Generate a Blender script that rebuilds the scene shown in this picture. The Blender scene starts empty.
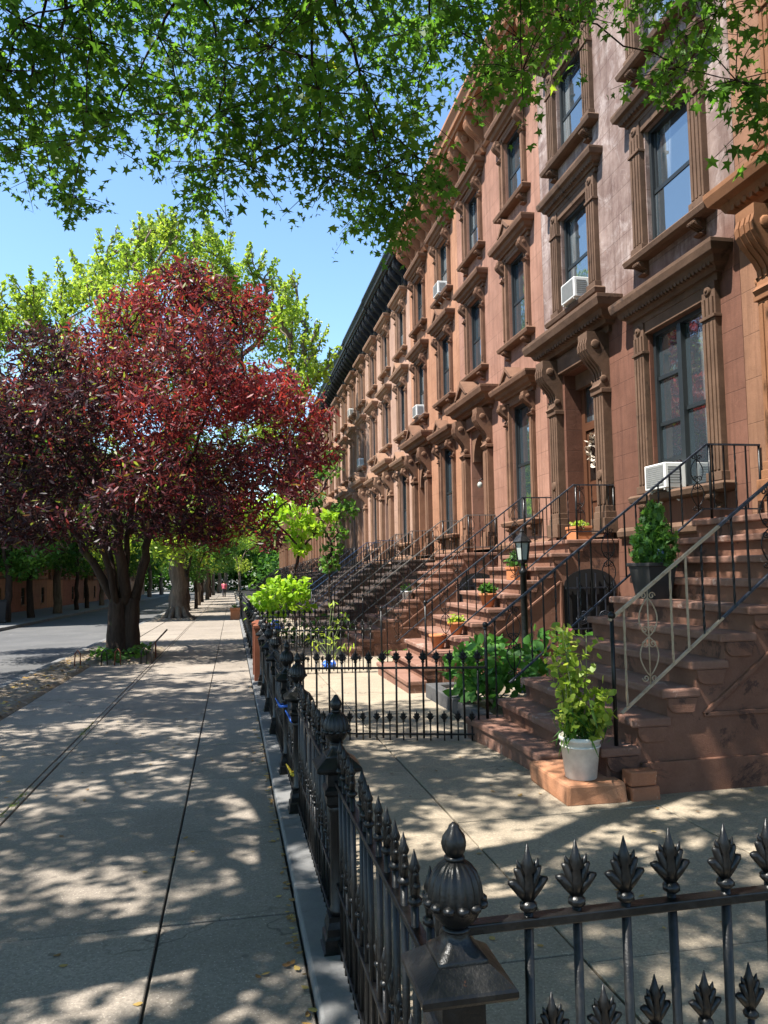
import bpy, math, random
import numpy as np
from mathutils import Vector, Matrix
random.seed(7); RNG = np.random.default_rng(11)
C = bpy.context.scene.collection
PI = math.pi
SLOPE = 0.0165
def gz(y): return -SLOPE * max(-40.0, min(150.0, y))

# ------------------------------------------------------------------ materials
class NT:
    def __init__(s, name):
        s.m = bpy.data.materials.new(name); s.m.use_nodes = True
        s.t = s.m.node_tree; s.t.nodes.clear()
        s.out = s.t.nodes.new('ShaderNodeOutputMaterial')
        s.co = None
    def n(s, typ, **kw):
        nd = s.t.nodes.new(typ)
        for k, v in kw.items():
            if k.startswith('i_'):
                nd.inputs[k[2:].replace('_', ' ')].default_value = v
            else: setattr(nd, k, v)
        return nd
    def link(s, a, b): s.t.links.new(a, b)
    def coord(s):
        if s.co is None: s.co = s.n('ShaderNodeTexCoord').outputs['Object']
        return s.co
    def mapped(s, scale=(1, 1, 1), rot=(0, 0, 0)):
        mp = s.n('ShaderNodeMapping'); mp.inputs['Scale'].default_value = scale; mp.inputs['Rotation'].default_value = rot
        s.link(s.coord(), mp.inputs['Vector']); return mp.outputs[0]
    def noise(s, scale, detail=4, rough=.6, vec=None, dist=0):
        nd = s.n('ShaderNodeTexNoise'); nd.inputs['Scale'].default_value = scale
        nd.inputs['Detail'].default_value = detail; nd.inputs['Roughness'].default_value = rough
        nd.inputs['Distortion'].default_value = dist
        s.link(vec if vec is not None else s.coord(), nd.inputs['Vector']); return nd.outputs['Fac']
    def ramp(s, fac, stops, interp='LINEAR'):
        r = s.n('ShaderNodeValToRGB'); r.color_ramp.interpolation = interp
        e = r.color_ramp.elements
        while len(e) < len(stops): e.new(.5)
        for k, (p, c) in enumerate(stops):
            e[k].position = p; e[k].color = (c[0], c[1], c[2], 1) if not isinstance(c, (int, float)) else (c, c, c, 1)
        s.link(fac, r.inputs['Fac']); return r.outputs['Color']
    def mix(s, fac, a, b, mode='MIX'):
        m = s.n('ShaderNodeMix', data_type='RGBA', blend_type=mode)
        for sock, v in ((m.inputs[0], fac), (m.inputs[6], a), (m.inputs[7], b)):
            if isinstance(v, (int, float)): sock.default_value = v
            elif isinstance(v, (tuple, list)): sock.default_value = (v[0], v[1], v[2], 1)
            else: s.link(v, sock)
        return m.outputs[2]
    def math(s, op, a, b=0.0):
        m = s.n('ShaderNodeMath', operation=op)
        for sock, v in ((m.inputs[0], a), (m.inputs[1], b)):
            if isinstance(v, (int, float)): sock.default_value = v
            else: s.link(v, sock)
        return m.outputs[0]
    def bump(s, h, strength=.3, dist=.01, normal=None):
        b = s.n('ShaderNodeBump'); b.inputs['Strength'].default_value = strength; b.inputs['Distance'].default_value = dist
        s.link(h, b.inputs['Height'])
        if normal is not None: s.link(normal, b.inputs['Normal'])
        return b.outputs[0]
    def bsdf(s, color, rough=.8, normal=None, metallic=0, spec=.5, ior=1.45):
        p = s.n('ShaderNodeBsdfPrincipled')
        for sock, v in ((p.inputs['Base Color'], color), (p.inputs['Roughness'], rough)):
            if isinstance(v, (int, float)): sock.default_value = v
            elif isinstance(v, (tuple, list)): sock.default_value = (v[0], v[1], v[2], 1)
            else: s.link(v, sock)
        p.inputs['Metallic'].default_value = metallic; p.inputs['IOR'].default_value = ior
        p.inputs['Specular IOR Level'].default_value = spec
        if normal is not None: s.link(normal, p.inputs['Normal'])
        return p.outputs[0]
    def done(s, shader): s.link(shader, s.out.inputs['Surface']); return s.m

def stone(name, c1, c2, c3=None, s3=1.6, t3=.6, rough=.85, scale=3.0, bump=.35, fine=60, spec=.25):
    k = NT(name)
    col = k.mix(k.ramp(k.noise(scale, 6, .65), [(.35, 0), (.65, 1)]), c1, c2)
    col = k.mix(k.math('MULTIPLY', k.noise(fine, 3, .7), .5), col, tuple(x * .45 for x in c1))
    if c3: col = k.mix(k.ramp(k.noise(s3, 8, .75, dist=.5), [(t3, 0), (t3 + .05, 1)]), col, c3)
    h = k.mix(.35, k.noise(scale * 5, 8, .7), k.noise(fine * 2, 3, .6))
    return k.done(k.bsdf(col, rough, k.bump(h, bump, .012), spec=spec))

def wall_mat(name, low, low2, high=None, high2=None, peel=None, peel_t=.62, zsplit=5.2, course=.36, block=1.1, peel_scale=2.2, groove=.5):
    k = NT(name)
    sep = k.n('ShaderNodeSeparateXYZ'); k.link(k.coord(), sep.inputs[0])
    cmb = k.n('ShaderNodeCombineXYZ'); k.link(sep.outputs['Y'], cmb.inputs[0]); k.link(sep.outputs['Z'], cmb.inputs[1])
    br = k.n('ShaderNodeTexBrick'); br.offset = .5
    br.inputs['Scale'].default_value = 1; br.inputs['Brick Width'].default_value = block; br.inputs['Row Height'].default_value = course
    br.inputs['Mortar Size'].default_value = .006; br.inputs['Mortar Smooth'].default_value = .3
    br.inputs['Color1'].default_value = (.35, .35, .35, 1); br.inputs['Color2'].default_value = (.65, .65, .65, 1); br.inputs['Mortar'].default_value = (.5, .5, .5, 1)
    k.link(cmb.outputs[0], br.inputs['Vector'])
    big = k.noise(1.1, 5, .6)
    a = k.mix(k.ramp(big, [(.35, 0), (.65, 1)]), low, low2)
    if high:
        b = k.mix(k.ramp(k.noise(2.0, 6, .65), [(.35, 0), (.65, 1)]), high, high2)
        if peel: b = k.mix(k.ramp(k.noise(peel_scale, 10, .78, dist=.8), [(peel_t - .06, 0), (peel_t + .08, .8)]), b, peel)
        zz = k.math('ADD', sep.outputs['Z'], k.math('MULTIPLY', big, 1.2))
        a = k.mix(k.ramp(k.math('MULTIPLY', k.math('SUBTRACT', zz, zsplit), .8), [(.3, 0), (.9, 1)]), a, b)
    a = k.mix(k.math('MULTIPLY', k.math('SUBTRACT', br.outputs['Color'], .35), .5), a, tuple(x * .6 for x in low))
    # broad soot patches on the masonry
    a = k.mix(k.ramp(k.noise(.55, 7, .7, dist=.6), [(.45, 0), (.72, .5)]), a, tuple(x * .5 for x in low))
    # streaks of weathering, running down
    st = k.noise(2.2, 6, .7, vec=k.mapped((1, 3.2, .25)))
    a = k.mix(k.ramp(st, [(.46, 0), (.74, .75)]), a, tuple(x * .45 for x in low))
    if peel and not high: a = k.mix(k.ramp(k.noise(peel_scale, 10, .78, dist=.8), [(peel_t, 0), (peel_t + .03, 1)]), a, peel)
    a = k.mix(k.math('MULTIPLY', br.outputs['Fac'], groove), a, tuple(x * .35 for x in low))
    a = k.mix(k.ramp(k.noise(7, 8, .8), [(.5, 0), (.8, .5)]), a, tuple(x * .55 for x in low))
    a = k.mix(k.ramp(k.noise(3.2, 9, .8, dist=1), [(.60, 0), (.68, .35)]), a, tuple(min(1, x * 1.5) for x in low2))
    h = k.math('SUBTRACT', k.mix(.3, k.noise(9, 8, .7), k.noise(70, 3, .6)), k.math('MULTIPLY', br.outputs['Fac'], .9))
    return k.done(k.bsdf(a, .85, k.bump(h, .5, .014), spec=.25))

def iron(name, base=(.004, .004, .004), dust=(.03, .025, .02), amt=.3, rough=.3):
    k = NT(name)
    n1 = k.noise(18, 7, .7); n2 = k.noise(140, 3, .6)
    col = k.mix(k.math('MULTIPLY', k.ramp(n1, [(.5, 0), (.75, 1)]), amt), base, dust)
    col = k.mix(k.ramp(k.noise(34, 6, .75), [(.66, 0), (.72, .85)]), col, (.085, .032, .014))
    r = k.mix(k.ramp(n1, [(.4, 0), (.8, 1)]), (rough,) * 3, (rough + .3,) * 3)
    return k.done(k.bsdf(col, r, k.bump(k.mix(.4, n1, n2), .6, .004), spec=.4))

def leafmat(name, stops, trans=.45, rough=.45, spec=.35):
    k = NT(name)
    at = k.n('ShaderNodeAttribute', attribute_name='tint')
    col = k.ramp(at.outputs['Fac'], stops)
    d = k.bsdf(col, rough, spec=spec)
    tr = k.n('ShaderNodeBsdfTranslucent')
    tc = k.mix(1.0, col, (1.5, 1.5, .9), 'MULTIPLY')
    k.link(tc, tr.inputs['Color'])
    mx = k.n('ShaderNodeMixShader'); mx.inputs[0].default_value = trans
    k.link(d, mx.inputs[1]); k.link(tr.outputs[0], mx.inputs[2])
    return k.done(mx.outputs[0])

def plain(name, c, rough=.5, var=.25, scale=12, bump=.1, metallic=0, spec=.5):
    k = NT(name)
    n = k.noise(scale, 5, .65)
    col = k.mix(k.ramp(n, [(.35, 0), (.7, 1)]), c, tuple(x * (1 - var) for x in c))
    return k.done(k.bsdf(col, rough, k.bump(n, bump, .004), metallic=metallic, spec=spec))

def glass(name, c=(.03, .042, .05), ior=3.6, curtain=True):
    k = NT(name)
    n = k.noise(1.6, 3, .5)
    col = c
    if curtain:     # every pane has its own curtain, blind or dark room right behind the glass
        oi = k.n('ShaderNodeObjectInfo'); sep = k.n('ShaderNodeSeparateXYZ'); k.link(k.coord(), sep.inputs[0])
        folds = k.noise(6, 4, .6, vec=k.mapped((1, 6, .35)))
        cur = k.ramp(folds, [(.3, (.07, .08, .085)), (.7, (.26, .28, .28))])
        side = k.ramp(k.noise(.9, 1, .4, vec=k.mapped((1, 2.2, .15))), [(.50, 0), (.54, 1)])
        fac = k.math('MULTIPLY', side, k.ramp(oi.outputs['Random'], [(.35, 0), (.36, .75)], 'CONSTANT'))
        col = k.mix(fac, c, cur)
    return k.done(k.bsdf(col, .03, k.bump(n, .12, .05), ior=ior, spec=.5))

def bark(name, c1, c2, sc=6, moss=None):
    k = NT(name)
    v = k.mapped((1, 1, .18))
    n = k.noise(sc, 8, .7, vec=v, dist=.6)
    col = k.mix(k.ramp(n, [(.35, 0), (.65, 1)]), c1, c2)
    if moss: col = k.mix(k.ramp(k.noise(2.5, 6, .7), [(.6, 0), (.7, .7)]), col, moss)
    return k.done(k.bsdf(col, .9, k.bump(n, .9, .03), spec=.2))

def slab_mat(name, c1, c2, dark, warm):
    k = NT(name)
    at = k.n('ShaderNodeAttribute', attribute_name='tint')
    col = k.mix(at.outputs['Fac'], c1, c2)
    col = k.mix(k.ramp(k.noise(1.3, 7, .7), [(.42, 0), (.72, .5)]), col, dark)
    col = k.mix(k.ramp(k.noise(3.1, 7, .75, dist=.4), [(.58, 0), (.75, .45)]), col, warm)
    col = k.mix(k.ramp(k.noise(58, 4, .75), [(.40, .5), (.56, 0)]), col, tuple(x * .5 for x in c1))
    vo = k.n('ShaderNodeTexVoronoi'); vo.inputs['Scale'].default_value = 130; k.link(k.coord(), vo.inputs['Vector'])
    col = k.mix(k.ramp(vo.outputs['Distance'], [(.0, .55), (.25, 0)]), col, tuple(x * .35 for x in c1))
    col = k.mix(k.ramp(k.noise(95, 2, .5), [(.62, 0), (.7, .6)]), col, tuple(min(1, x * 1.6) for x in c2))
    # dark round spots: old chewing gum and drips
    v2 = k.n('ShaderNodeTexVoronoi'); v2.inputs['Scale'].default_value = 2.6; k.link(k.coord(), v2.inputs['Vector'])
    col = k.mix(k.ramp(v2.outputs['Distance'], [(.035, .7), (.05, 0)]), col, dark)
    # hairline cracks and a few dark spill stains
    v3 = k.n('ShaderNodeTexVoronoi', feature='DISTANCE_TO_EDGE'); v3.inputs['Scale'].default_value = .42
    wv = k.n('ShaderNodeVectorMath', operation='ADD'); k.link(k.coord(), wv.inputs[0])
    nz = k.n('ShaderNodeTexNoise'); nz.inputs['Scale'].default_value = 2.2; nz.inputs['Detail'].default_value = 6; k.link(k.coord(), nz.inputs['Vector']); k.link(nz.outputs['Color'], wv.inputs[1])
    k.link(wv.outputs[0], v3.inputs['Vector'])
    crack = k.math('MULTIPLY', k.ramp(v3.outputs['Distance'], [(0, .8), (.006, 0)]), k.ramp(k.noise(.5, 2, .5), [(.5, 0), (.56, 1)]))
    col = k.mix(crack, col, tuple(x * .3 for x in c1))
    col = k.mix(k.ramp(k.noise(1.9, 9, .8, dist=1.2), [(.60, 0), (.66, .4)]), col, tuple(x * .8 for x in dark))
    h = k.mix(.5, k.noise(160, 3, .7), k.noise(24, 6, .7))
    return k.done(k.bsdf(col, .88, k.bump(h, .35, .006), spec=.25))

M = {}
M['iron'] = iron('black painted iron')
M['iron_blue'] = iron('blue black painted iron', (.014, .018, .026), (.10, .085, .07), .3, .4)
M['rail_paint'] = iron('handrail worn paint', (.022, .026, .035), (.16, .15, .14), .6, .42)
M['rail_bare'] = iron('handrail bare cream paint', (.36, .265, .175), (.14, .07, .035), .8, .55)
M['rail_navy'] = iron('handrail navy paint', (.035, .075, .16), (.08, .08, .09), .4, .4)
M['rail_grey'] = iron('handrail grey paint', (.13, .12, .11), (.2, .18, .16), .6, .5)
M['wallA'] = wall_mat('wall mauve over brown', (.115, .050, .032), (.155, .070, .046), (.30, .225, .195), (.16, .108, .094), peel=(.42, .35, .32), peel_t=.56, zsplit=5.4)  # brown lower coat, its colour also darkened for the tree shade on it
M['wall0'] = wall_mat('wall orange', (.20, .10, .058), (.25, .128, .076), course=.5, block=2.4)
M['wallB'] = wall_mat('wall salmon', (.25, .126, .086), (.315, .168, .118), peel=(.13, .06, .04), peel_t=.63, peel_scale=4.5, course=.42, block=1.3)
M['wallC'] = wall_mat('wall orange tan', (.31, .15, .085), (.36, .185, .11), peel=(.17, .075, .045), peel_t=.65, peel_scale=4.5, course=.42, block=1.3, groove=.3)
M['wallD'] = wall_mat('wall pale pink', (.33, .20, .145), (.39, .25, .185), peel=(.16, .08, .055), peel_t=.63, peel_scale=3.5, course=.42, block=1.3, groove=.3)
M['wallE'] = wall_mat('wall red brown', (.22, .085, .055), (.27, .11, .07), course=.4)
M['wallF'] = wall_mat('wall cream', (.42, .34, .25), (.48, .4, .3), course=.4)
M['trimA'] = stone('trim brownstone', (.088, .050, .031), (.145, .085, .054), (.05, .03, .02), bump=.5)
M['trim0'] = stone('trim orange', (.19, .085, .040), (.25, .115, .055), (.11, .05, .024), bump=.3)
M['trimB'] = stone('trim warm brown', (.135, .070, .042), (.20, .108, .066), (.075, .038, .025), bump=.4)
M['trimC'] = stone('trim tan', (.22, .125, .078), (.28, .165, .105), (.13, .07, .045), bump=.4)
M['corniceB'] = stone('cornice copper brown', (.34, .16, .085), (.40, .20, .115), (.22, .10, .06), bump=.2)
M['corniceK'] = stone('cornice charcoal', (.022, .024, .028), (.04, .042, .045), bump=.2, rough=.55)
M['step'] = stone('step red brown', (.19, .098, .068), (.265, .145, .105), (.31, .215, .175), t3=.58, s3=2.6, bump=.8, rough=.75)
M['step_side'] = stone('stoop side brown', (.165, .078, .05), (.23, .115, .076), (.075, .04, .03), t3=.55, s3=2.2, bump=.7)
M['step_dark'] = stone('dark painted step', (.05, .036, .03), (.085, .06, .05), (.03, .028, .03), bump=.4, rough=.7)
M['block'] = stone('loose sandstone block', (.36, .165, .085), (.42, .21, .12), (.22, .10, .055), bump=.5)
M['brick'] = stone('worn brick', (.32, .13, .07), (.38, .175, .10), (.42, .33, .24), bump=.7, s3=9)
M['slab'] = slab_mat('sidewalk flag concrete', (.216, .184, .150), (.272, .234, .193), (.11, .093, .076), (.32, .265, .2))
M['yard'] = slab_mat('yard concrete', (.258, .214, .158), (.308, .256, .188), (.13, .108, .08), (.36, .284, .185))
M['kerb'] = stone('bluestone kerb', (.135, .135, .135), (.19, .188, .183), (.10, .09, .078), bump=.4, scale=2)
M['kerb_dark'] = stone('dark slate kerb', (.06, .06, .062), (.095, .092, .09), bump=.4)
M['joint'] = stone('joint dirt', (.025, .022, .02), (.045, .04, .03))
M['asphalt'] = stone('asphalt', (.085, .085, .086), (.12, .118, .116), (.15, .147, .14), t3=.6, scale=.7, fine=90, bump=.5)
M['soil'] = stone('bare soil', (.15, .115, .08), (.22, .178, .13), (.29, .25, .2), t3=.56, s3=5, bump=1.0, scale=6, fine=40)
M['ground'] = stone('ground', (.15, .14, .12), (.2, .19, .16))
M['glass'] = glass('window glass'); M['glass_dark'] = glass('door glass', (.01, .008, .007), 1.6, False)
M['sash'] = plain('sash blue grey', (.013, .017, .019), .5)
M['sash_brown'] = plain('sash brown', (.07, .05, .04), .5)
M['door'] = plain('door dark wood', (.085, .035, .018), .4, scale=5)
M['door_red'] = plain('door oxblood', (.12, .03, .02), .4, scale=5)
M['void'] = plain('painted doorway shade', (.007, .006, .006), .9)  # near-black colour for the shade inside the area doorway
M['white'] = plain('white enamel', (.72, .71, .67), .4, .12)
M['acgrille'] = plain('grey grille', (.22, .22, .21), .6)
M['pale'] = plain('pale window filler', (.5, .54, .57), .6, .1)
M['terracotta'] = stone('terracotta', (.42, .15, .06), (.48, .19, .085), (.5, .36, .25), t3=.68, s3=6, bump=.2, rough=.8)
M['bucket'] = plain('white bucket plastic', (.70, .66, .58), .5, .4, 5)
M['planter'] = plain('dark planter', (.022, .021, .02), .6)
M['rust'] = stone('rust brown paint', (.16, .05, .025), (.22, .075, .04), bump=.3, rough=.7)
M['bulb'] = plain('frosted glass', (.36, .38, .35), .25, .1)
M['blue_plastic'] = plain('blue plastic', (.03, .13, .55), .4, .2)
M['yellow'] = plain('yellow tape', (.6, .42, .02), .5)
M['blue_can'] = plain('pale blue can', (.25, .36, .62), .35, .3)
M['bag'] = plain('black bag', (.015, .018, .025), .3, scale=5, bump=.8)
M['skin'] = plain('skin', (.30, .16, .10), .6, .1); M['pink'] = plain('pink shirt', (.55, .12, .18), .8); M['trouser'] = plain('dark trousers', (.02, .02, .03), .8); M['hair'] = plain('dark hair', (.015, .01, .008), .6)
M['flower_dry'] = plain('dried flowers', (.55, .47, .38), .8, .4, 30)
M['deadleaf'] = leafmat('dry leaf', [(0, (.12, .06, .02)), (.5, (.26, .15, .04)), (1, (.36, .26, .08))], .1, .7)
M['leaf_gum'] = leafmat('green star leaves', [(0, (.05, .125, .02)), (.5, (.09, .195, .028)), (.85, (.16, .28, .034)), (1, (.30, .35, .04))], .62, .5, .3)
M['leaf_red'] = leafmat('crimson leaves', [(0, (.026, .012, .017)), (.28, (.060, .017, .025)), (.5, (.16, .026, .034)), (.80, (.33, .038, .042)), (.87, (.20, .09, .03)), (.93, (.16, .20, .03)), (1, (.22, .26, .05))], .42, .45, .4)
M['leaf_lime'] = leafmat('lime green leaves', [(0, (.15, .24, .03)), (.6, (.25, .34, .045)), (1, (.38, .42, .08))], .55)
M['leaf_mid'] = leafmat('mid green leaves', [(0, (.035, .10, .018)), (.6, (.06, .15, .025)), (1, (.13, .22, .04))], .45)
M['leaf_dark'] = leafmat('dark green leaves', [(0, (.04, .11, .02)), (.6, (.07, .17, .028)), (1, (.12, .23, .038))], .5)
M['leaf_hyd'] = leafmat('broad shrub leaves', [(0, (.045, .13, .026)), (.6, (.07, .19, .036)), (1, (.12, .25, .055))], .42, .5, .25)
M['leaf_chart'] = leafmat('chartreuse leaves', [(0, (.16, .30, .02)), (.6, (.26, .42, .03)), (1, (.38, .52, .06))], .45)
M['leaf_ever'] = leafmat('evergreen sprays', [(0, (.03, .085, .018)), (.6, (.06, .15, .025)), (1, (.13, .25, .045))], .4)
M['petal'] = leafmat('pink petals', [(0, (.45, .10, .16)), (1, (.7, .25, .3))], .4)
M['grassblade'] = leafmat('grass blades', [(0, (.06, .10, .02)), (1, (.16, .2, .05))], .4)
M['bark_dark'] = bark('bark dark', (.020, .013, .010), (.052, .035, .026), 9, (.07, .075, .022))
M['bark_grey'] = bark('bark grey brown', (.075, .055, .04), (.17, .13, .095), 7)
M['stem'] = plain('green stem', (.10, .13, .04), .7)

# ------------------------------------------------------------------ mesh builder
class MB:
    def __init__(s): s.v = []; s.f = []; s.sm = []
    def add(s, vs, fs, smooth=False):
        o = len(s.v); s.v += [tuple(p) for p in vs]; s.f += [tuple(o + i for i in f) for f in fs]; s.sm += [smooth] * len(fs); return s
    def box(s, x0, x1, y0, y1, z0, z1):
        vs = [(x, y, z) for z in (z0, z1) for y in (y0, y1) for x in (x0, x1)]
        return s.add(vs, [(0, 2, 3, 1), (4, 5, 7, 6), (0, 1, 5, 4), (2, 6, 7, 3), (0, 4, 6, 2), (1, 3, 7, 5)])
    def obox(s, c, ax, ay, az, hx, hy, hz):
        c = Vector(c); vs = []
        for k in (-1, 1):
            for j in (-1, 1):
                for i in (-1, 1): vs.append(c + ax * hx * i + ay * hy * j + az * hz * k)
        return s.add(vs, [(0, 2, 3, 1), (4, 5, 7, 6), (0, 1, 5, 4), (2, 6, 7, 3), (0, 4, 6, 2), (1, 3, 7, 5)])
    def bar(s, p, q, w, h=None):           # rectangular bar between two points
        p, q = Vector(p), Vector(q); d = (q - p); L = d.length; d.normalize(); h = h or w
        up = Vector((0, 0, 1)) if abs(d.z) < .95 else Vector((1, 0, 0))
        a = d.cross(up).normalized(); b = a.cross(d)
        return s.obox((p + q) / 2, d, a, b, L / 2, w / 2, h / 2)
    def prism(s, poly, axis, a, b):
        n = len(poly); vs = []
        for t in (a, b):
            for (p, q) in poly:
                vs.append((t, p, q) if axis == 'x' else (p, t, q) if axis == 'y' else (p, q, t))
        fs = [tuple(range(n))[::-1], tuple(range(n, 2 * n))] + [(i, (i + 1) % n, n + (i + 1) % n, n + i) for i in range(n)]
        return s.add(vs, fs)
    def tube(s, pts, r, n=8, caps=True, smooth=True):
        pts = [Vector(p) for p in pts]; rs = r if isinstance(r, (list, tuple)) else [r] * len(pts)
        vs = []; prev = None
        for i, p in enumerate(pts):
            d = (pts[min(i + 1, len(pts) - 1)] - pts[max(i - 1, 0)])
            if d.length < 1e-9: d = Vector((0, 0, 1))
            d.normalize()
            if prev is None:
                a = d.orthogonal().normalized()
            else:
                a = prev - d * prev.dot(d)
                a = a.normalized() if a.length > 1e-6 else d.orthogonal().normalized()
            prev = a; b = d.cross(a)
            for j in range(n):
                t = 2 * PI * j / n; vs.append(p + (a * math.cos(t) + b * math.sin(t)) * rs[i])
        fs = [(i * n + j, i * n + (j + 1) % n, (i + 1) * n + (j + 1) % n, (i + 1) * n + j) for i in range(len(pts) - 1) for j in range(n)]
        if caps: fs += [tuple(range(n))[::-1], tuple(range((len(pts) - 1) * n, len(pts) * n))]
        return s.add(vs, fs, smooth)
    def lathe(s, prof, c=(0, 0, 0), n=16, lobes=0, amp=0., zr=None, smooth=True, rot=0.):
        vs = []
        for (r, z) in prof:
            for j in range(n):
                t = 2 * PI * j / n + rot
                k = 1 + (amp * abs(math.cos(lobes * t / 2)) - amp if lobes and (zr is None or zr[0] <= z <= zr[1]) else 0)
                vs.append((c[0] + r * k * math.cos(t), c[1] + r * k * math.sin(t), c[2] + z))
        m = len(prof)
        fs = [(i * n + j, i * n + (j + 1) % n, (i + 1) * n + (j + 1) % n, (i + 1) * n + j) for i in range(m - 1) for j in range(n)]
        fs += [tuple(range(n))[::-1], tuple(range((m - 1) * n, m * n))]
        return s.add(vs, fs, smooth)
    def sq(s, prof, c=(0, 0, 0)):          # square section lathe, r = half side
        return s.lathe([(r * math.sqrt(2), z) for r, z in prof], c, 4, smooth=False, rot=PI / 4)
    def mold(s, y0, y1, levels, xb=.01, ends=True):   # moulding on a wall (outward is -x) with mitred ends
        vs = []; 
        for (z, p) in levels:
            e = p if ends else 0
            vs += [(xb, y0 - e, z), (-p, y0 - e, z), (-p, y1 + e, z), (xb, y1 + e, z)]
        m = len(levels); fs = [(0, 1, 2, 3)[::-1], tuple(range(4 * (m - 1), 4 * m))]
        for i in range(m - 1):
            for j in range(4):
                fs.append((i * 4 + j, i * 4 + (j + 1) % 4, (i + 1) * 4 + (j + 1) % 4, (i + 1) * 4 + j))
        return s.add(vs, fs)
    def ball(s, c, r, n=10, m=6, sq=(1, 1, 1)):
        prof = [(max(1e-4, math.sin(PI * i / m)), -math.cos(PI * i / m)) for i in range(m + 1)]
        vs = []; 
        for (a, z) in prof:
            for j in range(n):
                t = 2 * PI * j / n; vs.append((c[0] + r * a * math.cos(t) * sq[0], c[1] + r * a * math.sin(t) * sq[1], c[2] + r * z * sq[2]))
        fs = [(i * n + j, i * n + (j + 1) % n, (i + 1) * n + (j + 1) % n, (i + 1) * n + j) for i in range(m) for j in range(n)]
        return s.add(vs, fs, True)
    def mesh(s, name):
        me = bpy.data.meshes.new(name); me.from_pydata(s.v, [], s.f)
        me.polygons.foreach_set('use_smooth', s.sm); me.update()
        return me
    def build(s, name, mat, parent=None, bevel=0, loc=None):
        me = s.mesh(name); me.materials.append(M[mat] if isinstance(mat, str) else mat)
        o = bpy.data.objects.new(name, me); C.objects.link(o)
        if parent is not None: o.parent = parent
        if loc is not None: o.location = loc
        if bevel:
            b = o.modifiers.new('bevel', 'BEVEL'); b.width = bevel; b.segments = 2; b.limit_method = 'ANGLE'; b.angle_limit = math.radians(40)
        return o

def tag(o, label=None, cat=None, group=None, kind=None):
    if label: o['label'] = label
    if cat: o['category'] = cat
    if group: o['group'] = group
    if kind: o['kind'] = kind
    return o
def thing(name, label, cat, loc=(0, 0, 0), rz=0, group=None):
    o = bpy.data.objects.new(name, None); C.objects.link(o); o.location = loc; o.rotation_euler = (0, 0, rz); o.empty_display_size = .1
    return tag(o, label, cat, group)
def inst(src, parent, loc=None):
    o = src.copy(); C.objects.link(o); o.parent = parent
    if loc is not None: o.location = loc
    return o
def kids(o): return [c for c in bpy.data.objects if c.parent == o]
def copy_tree(o, parent=None):
    c = o.copy(); C.objects.link(c)
    if parent is not None: c.parent = parent
    for ch in kids(o): copy_tree(ch, c)
    return c

# ------------------------------------------------------------------ leaves (numpy)
STAR = []
for (ang, r) in [(-90, .30), (-40, .70), (-14, .36), (14, .98), (48, .42), (90, 1.08), (132, .42), (166, .98), (194, .36), (220, .70)]:
    STAR.append((r * .5 * math.cos(math.radians(ang)), r * .5 * math.sin(math.radians(ang)) + .12))
RHOMB = [(0, -.5), (.26, -.05), (0, .5), (-.26, -.05)]
OVATE = [(0, -.5), (.24, -.28), (.30, 0), (.16, .3), (0, .52), (-.16, .3), (-.30, 0), (-.24, -.28)]
LANCE = [(0, -.5), (.12, -.15), (.09, .2), (0, .5), (-.09, .2), (-.12, -.15)]
NARROW = [(0, -.5), (.045, 0), (0, .5), (-.045, 0)]
SPRIG = [(0, -.5), (.10, -.3), (.34, -.1), (.12, -.08), (.27, .2), (.07, .14), (0, .5), (-.07, .14), (-.27, .2), (-.12, -.08), (-.34, -.1), (-.10, -.3)]
def leaf_mesh(name, pts, size, shape, tint, up=.7, axis=None, axis_w=0., fold=.25, spread=.25):
    pts = np.asarray(pts, dtype=np.float64); N = len(pts); k = len(shape)
    nrm = RNG.normal(size=(N, 3)); nrm /= np.linalg.norm(nrm, axis=1)[:, None]
    nrm = nrm + np.array([0, 0, up * 1.4]); nrm /= np.linalg.norm(nrm, axis=1)[:, None]
    t = RNG.normal(size=(N, 3))
    if axis is not None: t = t * (1 - axis_w) + np.asarray(axis) * axis_w * 2
    t -= nrm * np.sum(t * nrm, axis=1)[:, None]; t /= (np.linalg.norm(t, axis=1)[:, None] + 1e-9)
    b = np.cross(nrm, t)
    sz = size * (1 + spread * (RNG.random(N) * 2 - 1))
    sh = np.asarray(shape)
    V = pts[:, None, :] + sz[:, None, None] * (b[:, None, :] * sh[None, :, 0:1] + t[:, None, :] * sh[None, :, 1:2] - nrm[:, None, :] * (fold * np.abs(sh[None, :, 0:1]) + fold * .6 * sh[None, :, 1:2] ** 2))
    me = bpy.data.meshes.new(name)
    me.vertices.add(N * k); me.vertices.foreach_set('co', V.reshape(-1).astype(np.float32))
    me.loops.add(N * k); me.loops.foreach_set('vertex_index', np.arange(N * k, dtype=np.int32))
    me.polygons.add(N); me.polygons.foreach_set('loop_start', (np.arange(N) * k).astype(np.int32))
    me.update(calc_edges=True)
    a = me.attributes.new('tint', 'FLOAT', 'POINT')
    a.data.foreach_set('value', np.repeat(np.clip(np.asarray(tint), 0, 1), k).astype(np.float32))
    return me
def leaf_obj(name, me, mat, parent=None, loc=None):
    me.materials.append(M[mat]); o = bpy.data.objects.new(name, me); C.objects.link(o)
    if parent is not None: o.parent = parent
    if loc is not None: o.location = loc
    return o
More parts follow.
